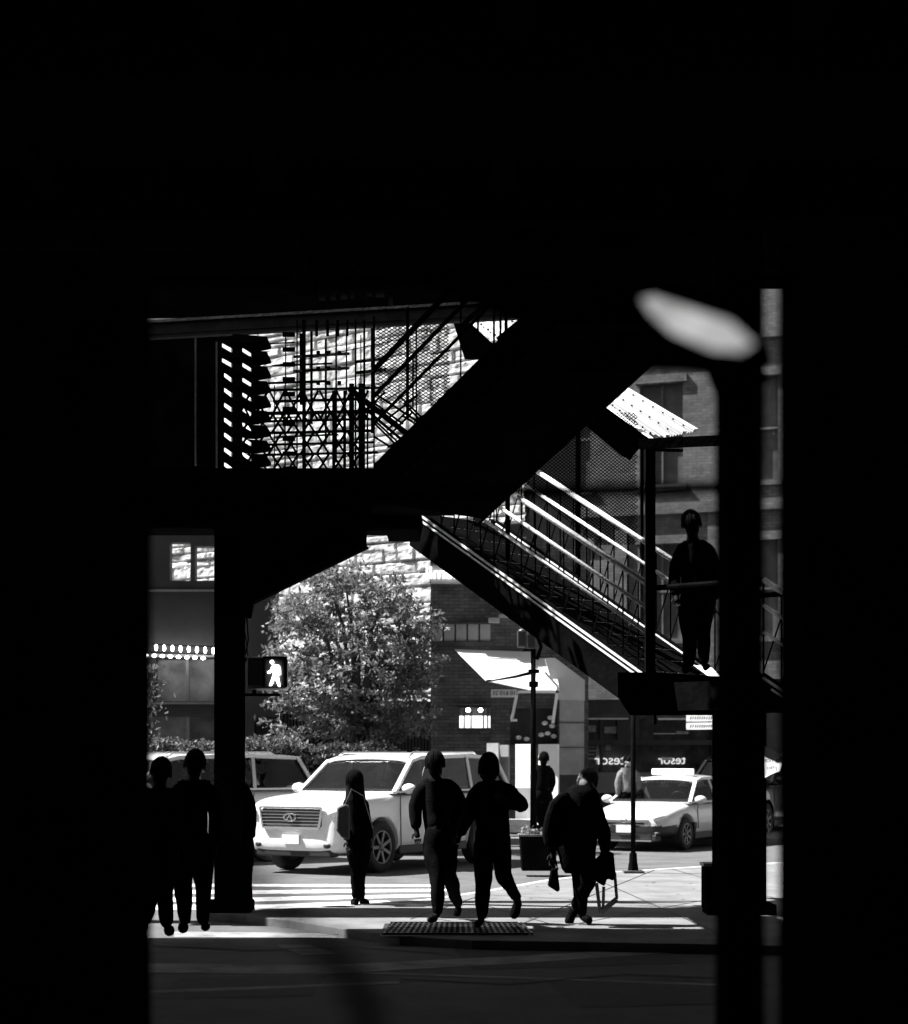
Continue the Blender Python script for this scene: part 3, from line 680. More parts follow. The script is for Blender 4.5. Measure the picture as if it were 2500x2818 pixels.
# fence and board added to stand for the shade behind the hedge
fr = MB()
for i in range(60): fr.prect(690+i*9, 1955, 693+i*9, 2140, 39.2, .03)
fr.prect(690,1955,1190,1962,39.2,.04)
rt = fr.build('shade_fence', black); tag(rt, 'black iron fence added for the shade between the hedge and the stone building', 'fence')
MB().prect(770,1930,1186,2200,39.6,.1).build('shade_board', darkwall, rt)  # dark sheet in place of the hedge's shade

# ------------------------------------------------------------------ foliage
def leaves(mb, pts, size, rnd, up=.3):
    for p in pts:
        n = Vector((rnd.gauss(0,1), rnd.gauss(0,1), rnd.gauss(0,1)+up)).normalized(); a = n.orthogonal().normalized(); b = n.cross(a)
        th = rnd.uniform(0, 6.28); u = a*math.cos(th) + b*math.sin(th); v = n.cross(u); s = size * rnd.uniform(.6, 1.35)
        mb.add([p-u*s, p-v*s*.42+n*s*.08, p+u*s, p+v*s*.42+n*s*.08], [(0,1,2,3)])
def tree():
    rnd = random.Random(11); D = 35.5; base = G(1000, 2330, RZ); base.y = D; base.x = P(985,0,D).x; base.z = RZ
    root = empty('street_tree', base, 'bushy broadleaf tree rising between the hedge and the sunlit stone wall', 'tree')
    tr = MB(); top = P(985, 1750, D); tr.tube([base, base + Vector((.05,0,1.5)), base + Vector((-.05,0,2.4)), top], [.17,.14,.12,.05], 9)
    blobs = []
    outline = [(985,1690,.95),(880,1720,.9),(830,1800,.75),(1080,1730,.85),(1115,1830,.7),(985,1850,1.1),(850,1905,.75),(1090,1930,.8),(900,1980,.55),(990,1990,.6),
               (1120,1990,.45),(950,1600,.6),(1060,1640,.55),(815,1690,.45),(1135,1760,.42),(800,1980,.5),(810,1880,.5),(905,1610,.45),(1125,1890,.45),(1040,1880,.7),(1150,1850,.30),(1060,1990,.5)]
    for x, y, r_ in outline:
        c = P(x, y, D + rnd.uniform(-.6,.6)); blobs.append((c, r_)); 
        mid = (top + c)/2 - Vector((0,0,.3)); st = base + Vector((0,0,1.6 + rnd.random()*1.2)); tr.tube([st, mid, c], [.06,.04,.012], 6)
    trk = tr.build('trunk', bark, root, smooth=True)
    mb = MB()
    for c, r_ in blobs:
        ncl = int(52 * r_ * r_) + 8
        for k in range(ncl):
            d = Vector((rnd.gauss(0,1), rnd.gauss(0,1), rnd.gauss(0,1))).normalized() * r_ * rnd.uniform(.35,1.08)**.6
            d.z *= .8; q = c + d
            pts = [q + Vector((rnd.gauss(0,.11), rnd.gauss(0,.11), rnd.gauss(0,.045))) for _ in range(26)]
            leaves(mb, pts, .062, rnd)
    mb.build('crown', leafm, root, fix=False)
tree()
def hedge():
    rnd = random.Random(5); D = 34.0; root = empty('hedge', P(650,2330,D), 'clipped leafy hedge running behind the white car and column', 'hedge')
    a = P(360,0,D).x; b = P(1190,0,D+1).x; core = MB().box((a, D+.15, RZ), (b, D+.75, 1.85)); core.build('inner_twigs', M('twigs', .012, .9), root)
    mb = MB(); pts = []
    for i in range(15000):
        x = rnd.uniform(a, b); z = rnd.uniform(.9, 2.12) ; top = 2.0 + .10*math.sin(x*3.1) + .06*math.sin(x*7.7) - (max(0, (x - P(850,0,D).x))*.12)
        if z > top: z = top + abs(rnd.gauss(0,.05))
        pts.append(Vector((x, D + rnd.uniform(-.05,.9) if z > top-.08 else D + rnd.uniform(-.12,.12), z)))
    leaves(mb, pts, .055, rnd); mb.build('foliage', leafh, root, fix=False)
hedge()
# sprig of a second tree at the far left
rnd = random.Random(9); root = empty('left_shrub', P(400,2250,33), 'sparse leafy shrub in front of the left shop windows', 'shrub')
MB().tube([P(395,2250,33), P(400,2000,33), P(420,1880,33)], [.04,.03,.01], 6).tube([P(400,2000,33), P(380,1900,33)], [.02,.008], 5).tube([P(402,1960,33), P(445,1915,33)], [.015,.006], 5).build('stem', bark, root)
mb = MB(); leaves(mb, [P(rnd.gauss(405,22), rnd.uniform(1830,2080), 33 + rnd.uniform(-.3,.3)) for _ in range(420)], .055, rnd); mb.build('foliage', leafm, root, fix=False)

# ================================================================== VEHICLES
def loft_body(st, name, mat, root):
    secs = []
    for x, w_, zb, zt in st:
        zm = zb + (zt-zb)*.55
        half = [(0, zt+.035), (w_*.55, zt+.025), (w_*.86, zt-.005), (w_*.965, zt-.07), (w_*1.0, zm), (w_*.985, zb+.12), (w_*.93, zb+.02), (w_*.6, zb), (0, zb)]
        secs.append([(x, y, z) for y, z in half] + [(x, -y, z) for y, z in half[-2:0:-1]])
    n = len(secs[0]); vs = [p for s_ in secs for p in s_]; fs = []
    for i in range(len(secs)-1):
        for k in range(n): fs.append((i*n+k, i*n+(k+1) % n, (i+1)*n+(k+1) % n, (i+1)*n+k))
    fs.append(tuple(range(n))); fs.append(tuple((len(secs)-1)*n+k for k in range(n))[::-1])
    o = MB().add(vs, fs).build(name, mat, None, smooth=True)
    m = o.modifiers.new('s', 'SUBSURF'); m.levels = 2; m.render_levels = 2
    return bake(o)
def car(label, cat, C, ang, kind, paint, group, roofmat=None, sign=False):
    root = empty('taxi' if sign else 'parked_car' if kind == 'x' else 'car', (C[0], C[1], RZ), label, cat, group, ang)
    T = Matrix.Translation((C[0], C[1], RZ)) @ Matrix.Rotation(ang, 4, 'Z')
    suv = kind == 'suv'
    if suv:
        L, w_, H, wb, wr = 2.58, 1.0, 1.92, 1.53, .405; belt = 1.26
        st = [(-2.58,.80,.55,1.10),(-2.52,.92,.42,1.22),(-2.2,.97,.34,1.26),(-1.5,1.0,.30,1.26),(-.4,1.0,.29,1.25),(.6,1.0,.29,1.24),(1.05,1.0,.30,1.25),(1.6,.99,.30,1.235),(2.15,.965,.31,1.20),(2.42,.92,.32,1.155),(2.55,.86,.34,1.09),(2.60,.76,.42,1.02)]
        gx = [(1.12,1.26),(.48,1.76),(.15,1.83),(-1.2,1.86),(-2.2,1.82),(-2.50,1.28)]; wtop = .80
    else:
        L, w_, H, wb, wr = 2.35, .92, 1.47, 1.38, .325; belt = .93
        st = [(-2.35,.72,.50,.84),(-2.28,.84,.36,.95),(-1.9,.89,.27,1.0),(-1.2,.92,.24,.98),(-.3,.92,.23,.95),(.6,.92,.23,.93),(1.0,.92,.24,.94),(1.5,.91,.25,.88),(1.95,.87,.26,.80),(2.2,.80,.28,.73),(2.32,.70,.30,.66),(2.36,.58,.34,.58)]
        gx = [(1.15,.93),(.42,1.34),(.1,1.40),(-.75,1.42),(-1.25,1.34),(-1.95,.98)]; wtop = .70
    body = loft_body(st, 'body', paint, None)
    # wheel arches cut out of the body
    cut = MB()
    for x in (wb, -wb):
        for s in (1, -1): cut.tube([(x, s*.62, wr+.02), (x, s*1.3, wr+.02)], wr+.055, 28)
    co = cut.build('arch_cutter', None)
    bm_ = body.modifiers.new('b', 'BOOLEAN'); bm_.object = co; bm_.operation = 'DIFFERENCE'; bm_.solver = 'EXACT'; bake(body); bpy.data.objects.remove(co)
    if not suv:
        body.data.materials.append(plastic)
        for p_ in body.data.polygons:
            c_ = p_.center
            if c_.x > .95 and c_.z < .50 + .10*max(0, 1.6-c_.x) or c_.z < .30: p_.material_index = 1
    body.data.transform(T); put(body, root)
    def fin(mb, name, mat, par=body, smooth=False, bevel=0):
        o = mb.build(name, mat, None, smooth=smooth, bevel=bevel); o.data.transform(T); put(o, par); return o
    # cabin: dark glass volume, roof skin, pillars
    wbase = w_*.93
    def wid(z): return wbase + (wtop*w_ - wbase) * max(0, min(1, (z-belt)/(gx[2][1]-belt)))
    vs = []; n = len(gx)
    for x, z in gx: vs += [(x, wid(z), z), (x, wid(z)*.5, z + (.04 if z > belt+.2 else .0)), (x, -wid(z)*.5, z + (.04 if z > belt+.2 else .0)), (x, -wid(z), z)]
    fs = []
    for i in range(n-1):
        for k in range(3): fs.append((i*4+k, i*4+k+1, (i+1)*4+k+1, (i+1)*4+k))
    fs.append(tuple(i*4 for i in range(n))); fs.append(tuple(i*4+3 for i in range(n))[::-1]); fs.append((0,3,2,1)); 
    fin(MB().add(vs, fs[:-1]), 'windows', carglass, root)
    x0_, x1_ = gx[0][0]-.02, gx[-1][0]+.02
    fin(MB().box((x1_, -wbase+.02, belt-.02), (x0_, wbase-.02, belt+.055 if suv else belt+.06)), 'cabin_floor', plastic, root)
    for xs_ in (.15, -.85):
        for s in (1, -1):
            st_ = MB().prism([(xs_-.12, s*.40-.22, belt), (xs_+.02, s*.40-.22, belt), (xs_-.10, s*.40-.19, belt+.30), (xs_-.20, s*.40-.19, belt+.30)], (0,.42,0)); sto = fin(st_, 'seat', seatm, root, bevel=.03)
            fin(MB().ball((xs_-.18, s*.40, belt+.39), (.05,.13,.09), 10, 7), 'headrest', seatm, sto, True)
    fin(MB().tube([(.62 + .04*math.cos(a), .40 + .17*math.sin(a), belt+.07 + .14*math.cos(a)) for a in [i*math.pi/9 for i in range(19)]], .013, 6), 'steering_wheel', plastic, root)
    fin(MB().box((x1_+.9 if 0 else .45, -.05, gx[1][1]-.12), (.48, .12, gx[1][1]-.06)), 'rear_view_mirror', plastic, root)
    rf = MB(); N = 10; vs = []; fs = []
    for i in range(1, n-1):
        x, z = gx[i]
        for k in range(N+1):
            u = -1 + 2*k/N; vs.append((x + (.05 if i == 1 else -.05 if i == n-2 else 0), u*(wid(z)+.015), z + .012 + .045*(1-u*u) - (.03 if abs(u) == 1 else 0)))
    m_ = n-2
    for i in range(m_-1):
        for k in range(N): fs.append((i*(N+1)+k, i*(N+1)+k+1, (i+1)*(N+1)+k+1, (i+1)*(N+1)+k))
    ro = MB().add(vs, fs).build('roof', roofmat or paint, None, smooth=True); so_ = ro.modifiers.new('t','SOLIDIFY'); so_.thickness = .03; bake(ro); ro.data.transform(T); put(ro, root)
    pl = MB()
    for s in (1, -1):
        def g(i): x, z = gx[i]; return Vector((x, s*(wid(z)+.006), z))
        pl.bar(g(0), g(1), .07, .06); pl.bar(g(1), g(2), .05, .05); pl.bar(g(2), g(3), .05, .05); pl.bar(g(3), g(4), .06, .05); pl.bar(g(4), g(5), .13 if suv else .10, .06)
        for xx in ((-.15, -1.25) if suv else (-.25,)):
            zt = gx[2][1]; pl.bar((xx, s*(wid(belt)+.004), belt), (xx-.03, s*(wid(zt)+.004), zt), .06, .05)
        pl.bar((gx[0][0], s*(wbase+.01), belt+.01), (gx[-1][0], s*(wbase+.01), belt+.02), .04, .03)
    pl.bar((gx[0][0], -wbase, belt), (gx[0][0], wbase, belt), .05, .03)
    fin(pl, 'pillar_trim', paint, root)
    # lower cladding and sills
    cl = MB(); 
    for s in (1, -1): cl.box((-wb+wr+.1, s*(w_-.02), st[4][2]-.02), (wb-wr-.1, s*(w_-.11), st[4][2]+.13))
    cl.box((L-.25, -w_*.72, st[-1][2]-.14), (L-.02, w_*.72, st[-1][2]-.01)); fin(cl, 'sill', plastic if suv else (plastic), body, bevel=.02)
    # grille, lamps, plate
    fx = st[-1][0] + .0
    if suv:
        g_ = fin(MB().box((fx-.06,-.58,.74), (fx+.012,.58,1.03)), 'grille', plastic, body, bevel=.03)
        sm = MB()
        for i in range(5): sm.box((fx+.012,-.56,.778+i*.05), (fx+.03,.56,.787+i*.05))
        sm.bar((fx+.02,-.6,1.045), (fx+.02,.6,1.045), .035, .03); sm.bar((fx+.02,-.54,.725), (fx+.02,.54,.725), .04, .035); sm.bar((fx+.02,-.54,.725), (fx+.02,-.6,1.045), .03); sm.bar((fx+.02,.54,.725), (fx+.02,.6,1.045), .03)
        fin(sm, 'grille_bar', chrome, g_)
        em = MB(); em.tube([(fx+.045, .12*math.cos(a)*.95, .89+.055*math.sin(a)) for a in [i*math.pi/10 for i in range(21)]], .013, 6); em.bar((fx+.045,-.05,.85),(fx+.045,0,.93),.018); em.bar((fx+.045,.05,.85),(fx+.045,0,.93),.018)
        fin(em, 'emblem', chrome, g_)
        hy, hz = .76, .96; by = .55
    else:
        g_ = fin(MB().box((fx-.09,-.42,.52), (fx+.0,.42,.57)).box((fx-.16,-.56,.22),(fx-.02,.56,.42)), 'grille', plastic, body, bevel=.02)
        sm = MB().bar((fx-.02,-.5,.60),(fx+.01,0,.585),.05,.05).bar((fx+.01,0,.585),(fx-.02,.5,.60),.05,.05); sm.ball((fx+.02,0,.60),(.02,.09,.045),12,8); fin(sm, 'emblem', chrome, g_)
        lip = MB().bar((fx+.02,-.58,.215),(fx+.02,.58,.215),.05,.03); fin(lip, 'bumper_lip', chrome, body)
        hy, hz = .66, .66; by = .44
    for s in (1, -1):
        h = MB(); h.ball((fx-.16 if suv else fx-.20, s*hy, hz), (.20 if suv else .27, .13, .085 if suv else .075), 14, 9); hl = fin(h, 'headlight', lampm, body, True)
        fin(MB().ball((fx-.07, s*(hy-.02), hz), (.1,.06,.055), 10, 7), 'lamp_bowl', chrome, hl, True)
        f_ = MB().ball((fx-.06, s*.66, .46 if suv else .36), (.06,.10,.055) if suv else (.04,.08,.03), 10, 6); fin(f_, 'fog_lamp', plastic, body, True)
        mm = MB().ball((gx[0][0]-.18, s*(w_+.10), belt+.06), (.09,.13,.085), 12, 8).bar((gx[0][0]-.15, s*(w_-.06), belt), (gx[0][0]-.18, s*(w_+.03), belt+.03), .04); fin(mm, 'mirror', paint, root, True)
    fin(MB().box((fx+.0 if suv else fx-.02,-.16,by-.07),(fx+.03 if suv else fx+.045,.16,by+.07)), 'number_plate', whitep, body)
    # doors
    for s in (1, -1):
        sm = MB()
        for xx in ((1.02,-.15,-1.2) if suv else (.85,-.2,-1.15)): sm.bar((xx, s*(w_+.0012), .42), (xx, s*(w_*.985), belt-.05), .012, .012)
        fin(sm, 'door_gap', plastic, body)
        sm = MB()
        for xx in ((.05,-1.0) if suv else (-.02,-1.0)): sm.bar((xx, s*(w_+.02), belt-.17), (xx-.18, s*(w_+.02), belt-.165), .03, .03)
        fin(sm, 'door_handle', paint, body)
    if suv:
        rl = MB()
        for s in (1, -1): rl.tube([(.35, s*.70, 1.83), (.22, s*.70, 1.90), (-1.7, s*.70, 1.91), (-1.85, s*.70, 1.83)], .022, 8)
        fin(rl, 'roof_rail', chrome, root, True)
        fin(MB().box((.15,-.4,1.862),(-.75,.4,1.872)), 'sunroof', dglass, ro)
        fin(MB().bar((.95,-.3,1.29),(1.15,.35,1.28),.02,.02), 'wiper', plastic, root)
    if sign:
        sg = MB().box((-.15,-.42,1.475),(.12,.42,1.60)); so2 = fin(sg, 'roof_sign', emis('lit_roof_sign', .9, .35), root, bevel=.02)
        mk = MB()
        for i in range(9): mk.box((.121,-.34+i*.075,1.51),(.126,-.29+i*.075,1.565))
        fin(mk, 'sign_marks', M('faint_mark', .4), so2)
    # seats and steering wheel are only shadows behind the glass
    for x in (wb, -wb):
        for s in (1, -1):

            ty = MB(); R0 = wr
            prof = [(R0*.62,-.10),(R0*.9,-.115),(R0*.985,-.09),(R0,-.05),(R0,.05),(R0*.985,.09),(R0*.9,.115),(R0*.62,.10)]
            vs = []; fs = []; N = 28
            for k in range(N):
                a = 2*math.pi*k/N
                for r_, yy in prof: vs.append((x + r_*math.cos(a), s*(w_-.125)+yy, wr + r_*math.sin(a)))
            m_ = len(prof)
            for k in range(N):
                for j in range(m_): fs.append((k*m_+j, k*m_+(j+1) % m_, ((k+1) % N)*m_+(j+1) % m_, ((k+1) % N)*m_+j))
            ty.add(vs, fs)
            tyo = fin(ty, 'wheel', tyrem, root, True)
            rm = MB(); yo = s*(w_-.03)
            for k in range(7):
                a = 2*math.pi*k/7; rm.bar((x, yo-s*.02, wr), (x + R0*.62*math.cos(a), yo, wr + R0*.62*math.sin(a)), .05, .03, up=Vector((0,1,0)))
            rm.tube([(x + R0*.63*math.cos(a), yo, wr + R0*.63*math.sin(a)) for a in [i*2*math.pi/24 for i in range(25)]], .016, 6)
            rm.ball((x, yo, wr), (.06,.03,.06), 10, 6)
            fin(rm, 'rim', M('rim_metal', .16, .4, .1, 5, metal=.8) if 'rim_metal' not in bpy.data.materials else bpy.data.materials['rim_metal'], tyo)
            fin(MB().tube([(x, s*(w_-.20), wr), (x, s*(w_-.24), wr)], R0*.62, 20), 'brake_disc', plastic, tyo)
    return root
def place(hx, hy): return math.atan2(hy, hx)
hw = G(1048, 2402, RZ)
hd = Vector((-.53, -.85)); lf = Vector((.85, -.53)); C = Vector((hw.x, hw.y)) - hd*1.53 - lf*.95
car('large white SUV with dark barred grille, crossing behind the walking people', 'SUV', C, place(hd.x, hd.y), 'suv', whitepaint, 'cars at the crossing')
hw = G(1885, 2340, RZ); hd = Vector((-.5, -.866)); lf = Vector((.866, -.5)); C = Vector((hw.x, hw.y)) - hd*1.38 - lf*.85
car('pale taxi sedan with a lit roof sign, right of the walkers', 'taxi', C, place(hd.x, hd.y), 'sedan', taxipaint, 'cars at the crossing', sign=True)
car('black SUV standing behind the taxi at the right', 'SUV', (P(1985,0,42.6).x+.6, 42.6), place(-.45,-.89), 'suv', blackpaint, 'cars at the crossing')
car('silver SUV half hidden behind the black column at the left', 'SUV', (P(455,0,31.6).x, 31.6), place(-.80,-.60), 'suv', silver, 'cars at the crossing')

# ================================================================== PEOPLE
def skin_mesh(name, nodes, edges, mat, parent=None, sub=1, roots=()):
    keys = list(nodes); idx = {k: i for i, k in enumerate(keys)}
    me = bpy.data.meshes.new(name); me.from_pydata([tuple(nodes[k][0]) for k in keys], [(idx[a], idx[b]) for a, b in edges], []); me.update()
    o = bpy.data.objects.new(name, me); COL.objects.link(o)
    m = o.modifiers.new('skin', 'SKIN'); m.use_smooth_shade = True
    sd = me.skin_vertices[0].data
    seen = {}
    adj = {i: set() for i in range(len(keys))}
    for a, b in edges: adj[idx[a]].add(idx[b]); adj[idx[b]].add(idx[a])
    for i, k in enumerate(keys):
        r_ = nodes[k][1]; sd[i].radius = (r_, r_) if not isinstance(r_, tuple) else r_; sd[i].use_root = False
    left = set(range(len(keys)))
    while left:
        s0 = idx[roots[0]] if roots and idx[roots[0]] in left else min(left); sd[s0].use_root = True; stack = [s0]
        while stack:
            q = stack.pop()
            if q in left: left.discard(q); stack += list(adj[q] & left)
    s_ = o.modifiers.new('sub', 'SUBSURF'); s_.levels = sub; s_.render_levels = sub
    bake(o); o.data.materials.clear(); o.data.materials.append(mat)
    o.data.polygons.foreach_set('use_smooth', [True]*len(o.data.polygons))
    if parent: put(o, parent)
    return o
def folds(o, amp=.012, f=9.0):
    for v in o.data.vertices:
        c = v.co; v.co = c + v.normal * (amp * (noise.noise(Vector((c.x*f, c.y*f, c.z*f*.45))) + .5*noise.noise(Vector((c.x*f*2.6, c.y*f*2.6, c.z*f)))))
    o.data.update(); return o
def row_loft(name, rows, D, mat, root, ratio=.62, amp=.010, n=28):
    vs = []; fs = []; R_ = []
    for a, b in zip(rows[:-1], rows[1:]):
        for t in (0, .34, .67): R_.append([a[i] + (b[i]-a[i])*t for i in range(3)])
    R_.append(list(rows[-1]))
    for y, xl, xr in R_:
        c = P((xl+xr)/2, y, D); w_ = (xr-xl)/2*D/F; dp = min(w_*ratio + .02, .17)
        for k in range(n):
            a = 2*math.pi*k/n; vs.append((c.x + w_*math.cos(a), D + dp*math.sin(a), c.z))
    m_ = len(R_)
    for i in range(m_-1):
        for k in range(n): fs.append((i*n+k, i*n+(k+1) % n, (i+1)*n+(k+1) % n, (i+1)*n+k))
    fs.append(tuple(range(n))[::-1]); fs.append(tuple((m_-1)*n+k for k in range(n)))
    return folds(MB().add(vs, fs).build(name, mat, root, smooth=True), amp, 11)
def strands(mb, c, q, ln, seed, count=230):
    rnd = random.Random(seed)
    for i in range(count):
        az = rnd.uniform(-2.3, 2.3) - math.pi/2            # not over the face (+y)
        e = rnd.uniform(1.5, 2.15) + (ln*3 if abs(az+math.pi/2) < 1.6 else 0) ; pts = []
        r_ = 1 + rnd.uniform(.0,.16)
        for k in range(8):
            t = .05 + e*k/7
            if t < 1.75: p = Vector((.090*math.sin(t)*math.cos(az)*r_, .103*math.sin(t)*math.sin(az)*r_, .117*math.cos(t)*r_))
            else: p = Vector((.094*math.cos(az)*r_, .100*math.sin(az)*r_, -.02 - (t-1.75)*.11))
            pts.append(q @ p + c + Vector((rnd.gauss(0,.0015), rnd.gauss(0,.0015), 0)))
        mb.tube(pts, [.0045]*6 + [.003,.0012], 4, cap=False)
def person(label, D, J, top=cloth, low=cloth, hair=hairm, shoe=cloth, long_hair=False, face=Vector((0, 1, 0)), sk=None, group='people walking on the corner', k=1.0, skirt=None, hairlen=0, coat=None, rows=None):
    sk = sk or skin; N = {}; 
    def j(n): x = J[n]; return P(x[0], x[1], D + (x[2] if len(x) > 2 else 0))
    V = {n: j(n) for n in J}
    ft = min(V['footL'].z, V['footR'].z); 
    base = Vector((V['hip'].x, V['hip'].y, ft - .03))
    root = empty('person', base, label, 'person', group)
    up = (V['head'] - V['neck']).normalized()
    head = V['head']
    N['hip'] = (V['hip'], (.125*k, .11*k)); N['waist'] = (V['hip'].lerp(V['chest'], .5), (.122*k, .10*k)); N['chest'] = (V['chest'], (.125*k, .10*k)); N['nb'] = (V['chest'].lerp(V['neck'], .62), (.085*k,.07*k)); N['col'] = (V['chest'].lerp(V['neck'], .9), .055)
    N['neck'] = (V['neck'], .062); N['jaw'] = (head - up*.06 + face*.012, .066); N['hd'] = (head, .086); N['crown'] = (head + up*.065 - face*.01, .070)
    N['nose'] = (head - up*.015 + face*.098, .012); N['chin'] = (head - up*.095 + face*.055, .022)
    sd = face.cross(Vector((0,0,1))).normalized()
    for s, n in ((1,'earR'),(-1,'earL')): N[n] = (head + sd*s*.092 - up*.01, .014)
    E = [('hip','waist'),('waist','chest'),('chest','nb'),('nb','col'),('col','neck'),('neck','jaw'),('jaw','hd'),('hd','crown'),('hd','nose'),('jaw','chin'),('hd','earR'),('hd','earL')]
    arms = []; legs = []
    for s in 'LR':
        sh, el, hn = V['sh'+s], V['el'+s], V['ha'+s]; fd_ = (hn - el).normalized()
        sh = sh - Vector((0,0,.01)); N['tz'+s] = (V['chest'].lerp(V['neck'], .72).lerp(sh, .5) + Vector((0,0,.012)), .055*k); N['sh'+s] = (sh.lerp(V['chest'], .10), .056*k); N['ua'+s] = (sh.lerp(el,.5), .048*k); N['el'+s] = (el, .040*k); N['fa'+s] = (el.lerp(hn,.4), .038*k); N['wr'+s] = (hn, .026)
        N['pa'+s] = (hn + fd_*.05, .034); N['pb'+s] = (hn + fd_*.085, .032)
        E += [('nb','tz'+s),('tz'+s,'sh'+s),('sh'+s,'ua'+s),('ua'+s,'el'+s),('el'+s,'fa'+s),('fa'+s,'wr'+s),('wr'+s,'pa'+s),('pa'+s,'pb'+s)]
        lat = fd_.cross(Vector((0,1,0))); lat = lat.normalized() if lat.length > .1 else Vector((1,0,0)); cu = fd_.cross(lat)
        for f in range(4):
            o_ = hn + fd_*.088 + lat*(-.028 + f*.0185); l = (.034,.040,.037,.028)[f]
            N['f%d1%s' % (f, s)] = (o_, .0095); N['f%d2%s' % (f, s)] = (o_ + fd_*l + cu*.006, .009); N['f%d3%s' % (f, s)] = (o_ + fd_*l*1.6 + cu*.03, .008)
            E += [('f%d1%s' % (f, s), 'f%d2%s' % (f, s)), ('f%d2%s' % (f, s), 'f%d3%s' % (f, s))]
        N['t1'+s] = (hn + fd_*.03 - lat*.028, .012); N['t2'+s] = (hn + fd_*.06 - lat*.05 + cu*.01, .011); N['t3'+s] = (hn + fd_*.088 - lat*.052 + cu*.022, .0095)
        E += [('t1'+s,'t2'+s),('t2'+s,'t3'+s)]
        hp = V['hip'] + (V['kn'+s] - V['hip'])*.15 + Vector(((.07 if J['kn'+s][0] >= J['hip'][0] else -.07),0,0)); kn, fo_ = V['kn'+s], V['foot'+s]
        toe = V['toe'+s]
        N['th'+s] = (hp.lerp(kn,.15), .095*k); N['tm'+s] = (hp.lerp(kn,.55), .078*k); N['kn'+s] = (kn, .058*k); N['ca'+s] = (kn.lerp(fo_,.35), .055*k); N['an'+s] = (fo_, .036)
        N['ft'+s] = (fo_.lerp(toe,.55) - Vector((0,0,.0)), .036); N['to'+s] = (toe, .030)
        E += [('hip','th'+s),('th'+s,'tm'+s),('tm'+s,'kn'+s),('kn'+s,'ca'+s),('ca'+s,'an'+s),('an'+s,'ft'+s),('ft'+s,'to'+s)]
    skin_mesh('body', N, E, sk, root, 2, ('hip',))
    def garment(nm, names, grow, mat, rt):
        sub = {}; 
        for n in names:
            r_ = N[n][1]; g_ = grow; sub[n] = (N[n][0], (r_[0]+g_, r_[1]+g_) if isinstance(r_, tuple) else r_+g_)
        folds(skin_mesh(nm, sub, [e for e in E if e[0] in sub and e[1] in sub], mat, root, 2, (rt,)), .018)
    garment('jacket', ['hip','waist','chest','nb','col','tzL','tzR','shL','uaL','elL','faL','wrL','shR','uaR','elR','faR','wrR'], .030, top, 'chest')
    garment('trousers', ['hip','waist','thL','tmL','knL','caL','anL','thR','tmR','knR','caR','anR'], .022, low, 'hip')
    for s in 'LR': garment('shoe', ['an'+s,'ft'+s,'to'+s], .012, shoe, 'an'+s)
    hr = MB(); c = head + up*.03 - face*.022; fy = (face - up*face.dot(up)).normalized(); q = Matrix((fy.cross(up), fy, up)).transposed()
    ho = MB().ball((0,0,.0), (.088,.100,.112), 16, 12); ho.ball((0,-.025,-.08), (.072,.068,.075), 12, 8)
    if hairlen: ho.ball((0,0,-hairlen*.5), (.10,.07,hairlen*.62+.04), 14, 10)
    ho.v = [tuple(q @ Vector(v) + c) for v in ho.v]; strands(ho, c, q, hairlen, int(D*10)); ho.build('hair', hair, root, smooth=True)
    for i_, rw in enumerate(rows or []): row_loft(rw[0], rw[1], D + rw[3], rw[2], root)
    if skirt:
        y0, y1, w0, w1 = skirt; vs = []; fs = []; n = 20; cx = V['hip'].x
        for i in range(6):
            t = i/5; c_ = P(J['hip'][0] + (skirt_dx if False else 0)*t, y0 + (y1-y0)*t, D); wv = (w0 + (w1-w0)*t)*D/F/2
            for k_ in range(n):
                a = 2*math.pi*k_/n; rr_ = 1 + .05*math.sin(a*5+t)*t
                vs.append((c_.x + wv*rr_*math.cos(a), D + wv*.72*rr_*math.sin(a), c_.z))
        for i in range(5):
            for k_ in range(n): fs.append((i*n+k_, i*n+(k_+1) % n, (i+1)*n+(k_+1) % n, (i+1)*n+k_))
        fs.append(tuple(range(n))[::-1]); MB().add(vs, fs).build('coat', coat or top, root, smooth=True)
    return root
def bag(name, label, pp, D, dep, strap, mat, cat='bag'):
    root = empty(name, P(pp[0][0], max(y for x, y in pp), D), label, cat)
    MB().ppoly(pp, D, dep).build('bag_body', mat, root, bevel=.02)
    MB().tube([P(x, y, D+dep/2) for x, y in strap], .008, 6).build('strap', mat, root)
    return root
# woman in long coat standing at the kerb
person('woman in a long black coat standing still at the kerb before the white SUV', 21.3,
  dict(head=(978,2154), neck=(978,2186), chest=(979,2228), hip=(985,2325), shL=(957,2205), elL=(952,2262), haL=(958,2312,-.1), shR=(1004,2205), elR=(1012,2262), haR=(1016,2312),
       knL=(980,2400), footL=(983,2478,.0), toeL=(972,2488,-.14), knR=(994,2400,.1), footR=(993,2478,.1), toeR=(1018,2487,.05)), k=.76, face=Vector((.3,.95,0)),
  rows=[('coat', [(2190,958,1002),(2230,950,1012),(2300,954,1018),(2345,956,1022),(2374,962,1018)], cloth, 0), ('long_hair', [(2130,970,988),(2140,960,997),(2160,953,1002),(2200,950,1007),(2240,950,1012),(2264,955,1015)], hairm, 0)])
bag('shoulder_bag', 'brown leather shoulder bag at the hip of the woman standing at the kerb', [(928,2222),(950,2212),(962,2220),(962,2312),(940,2305),(925,2285)], 21.05, .12, [(950,2215),(968,2172),(1000,2190),(1028,2280)], leather)
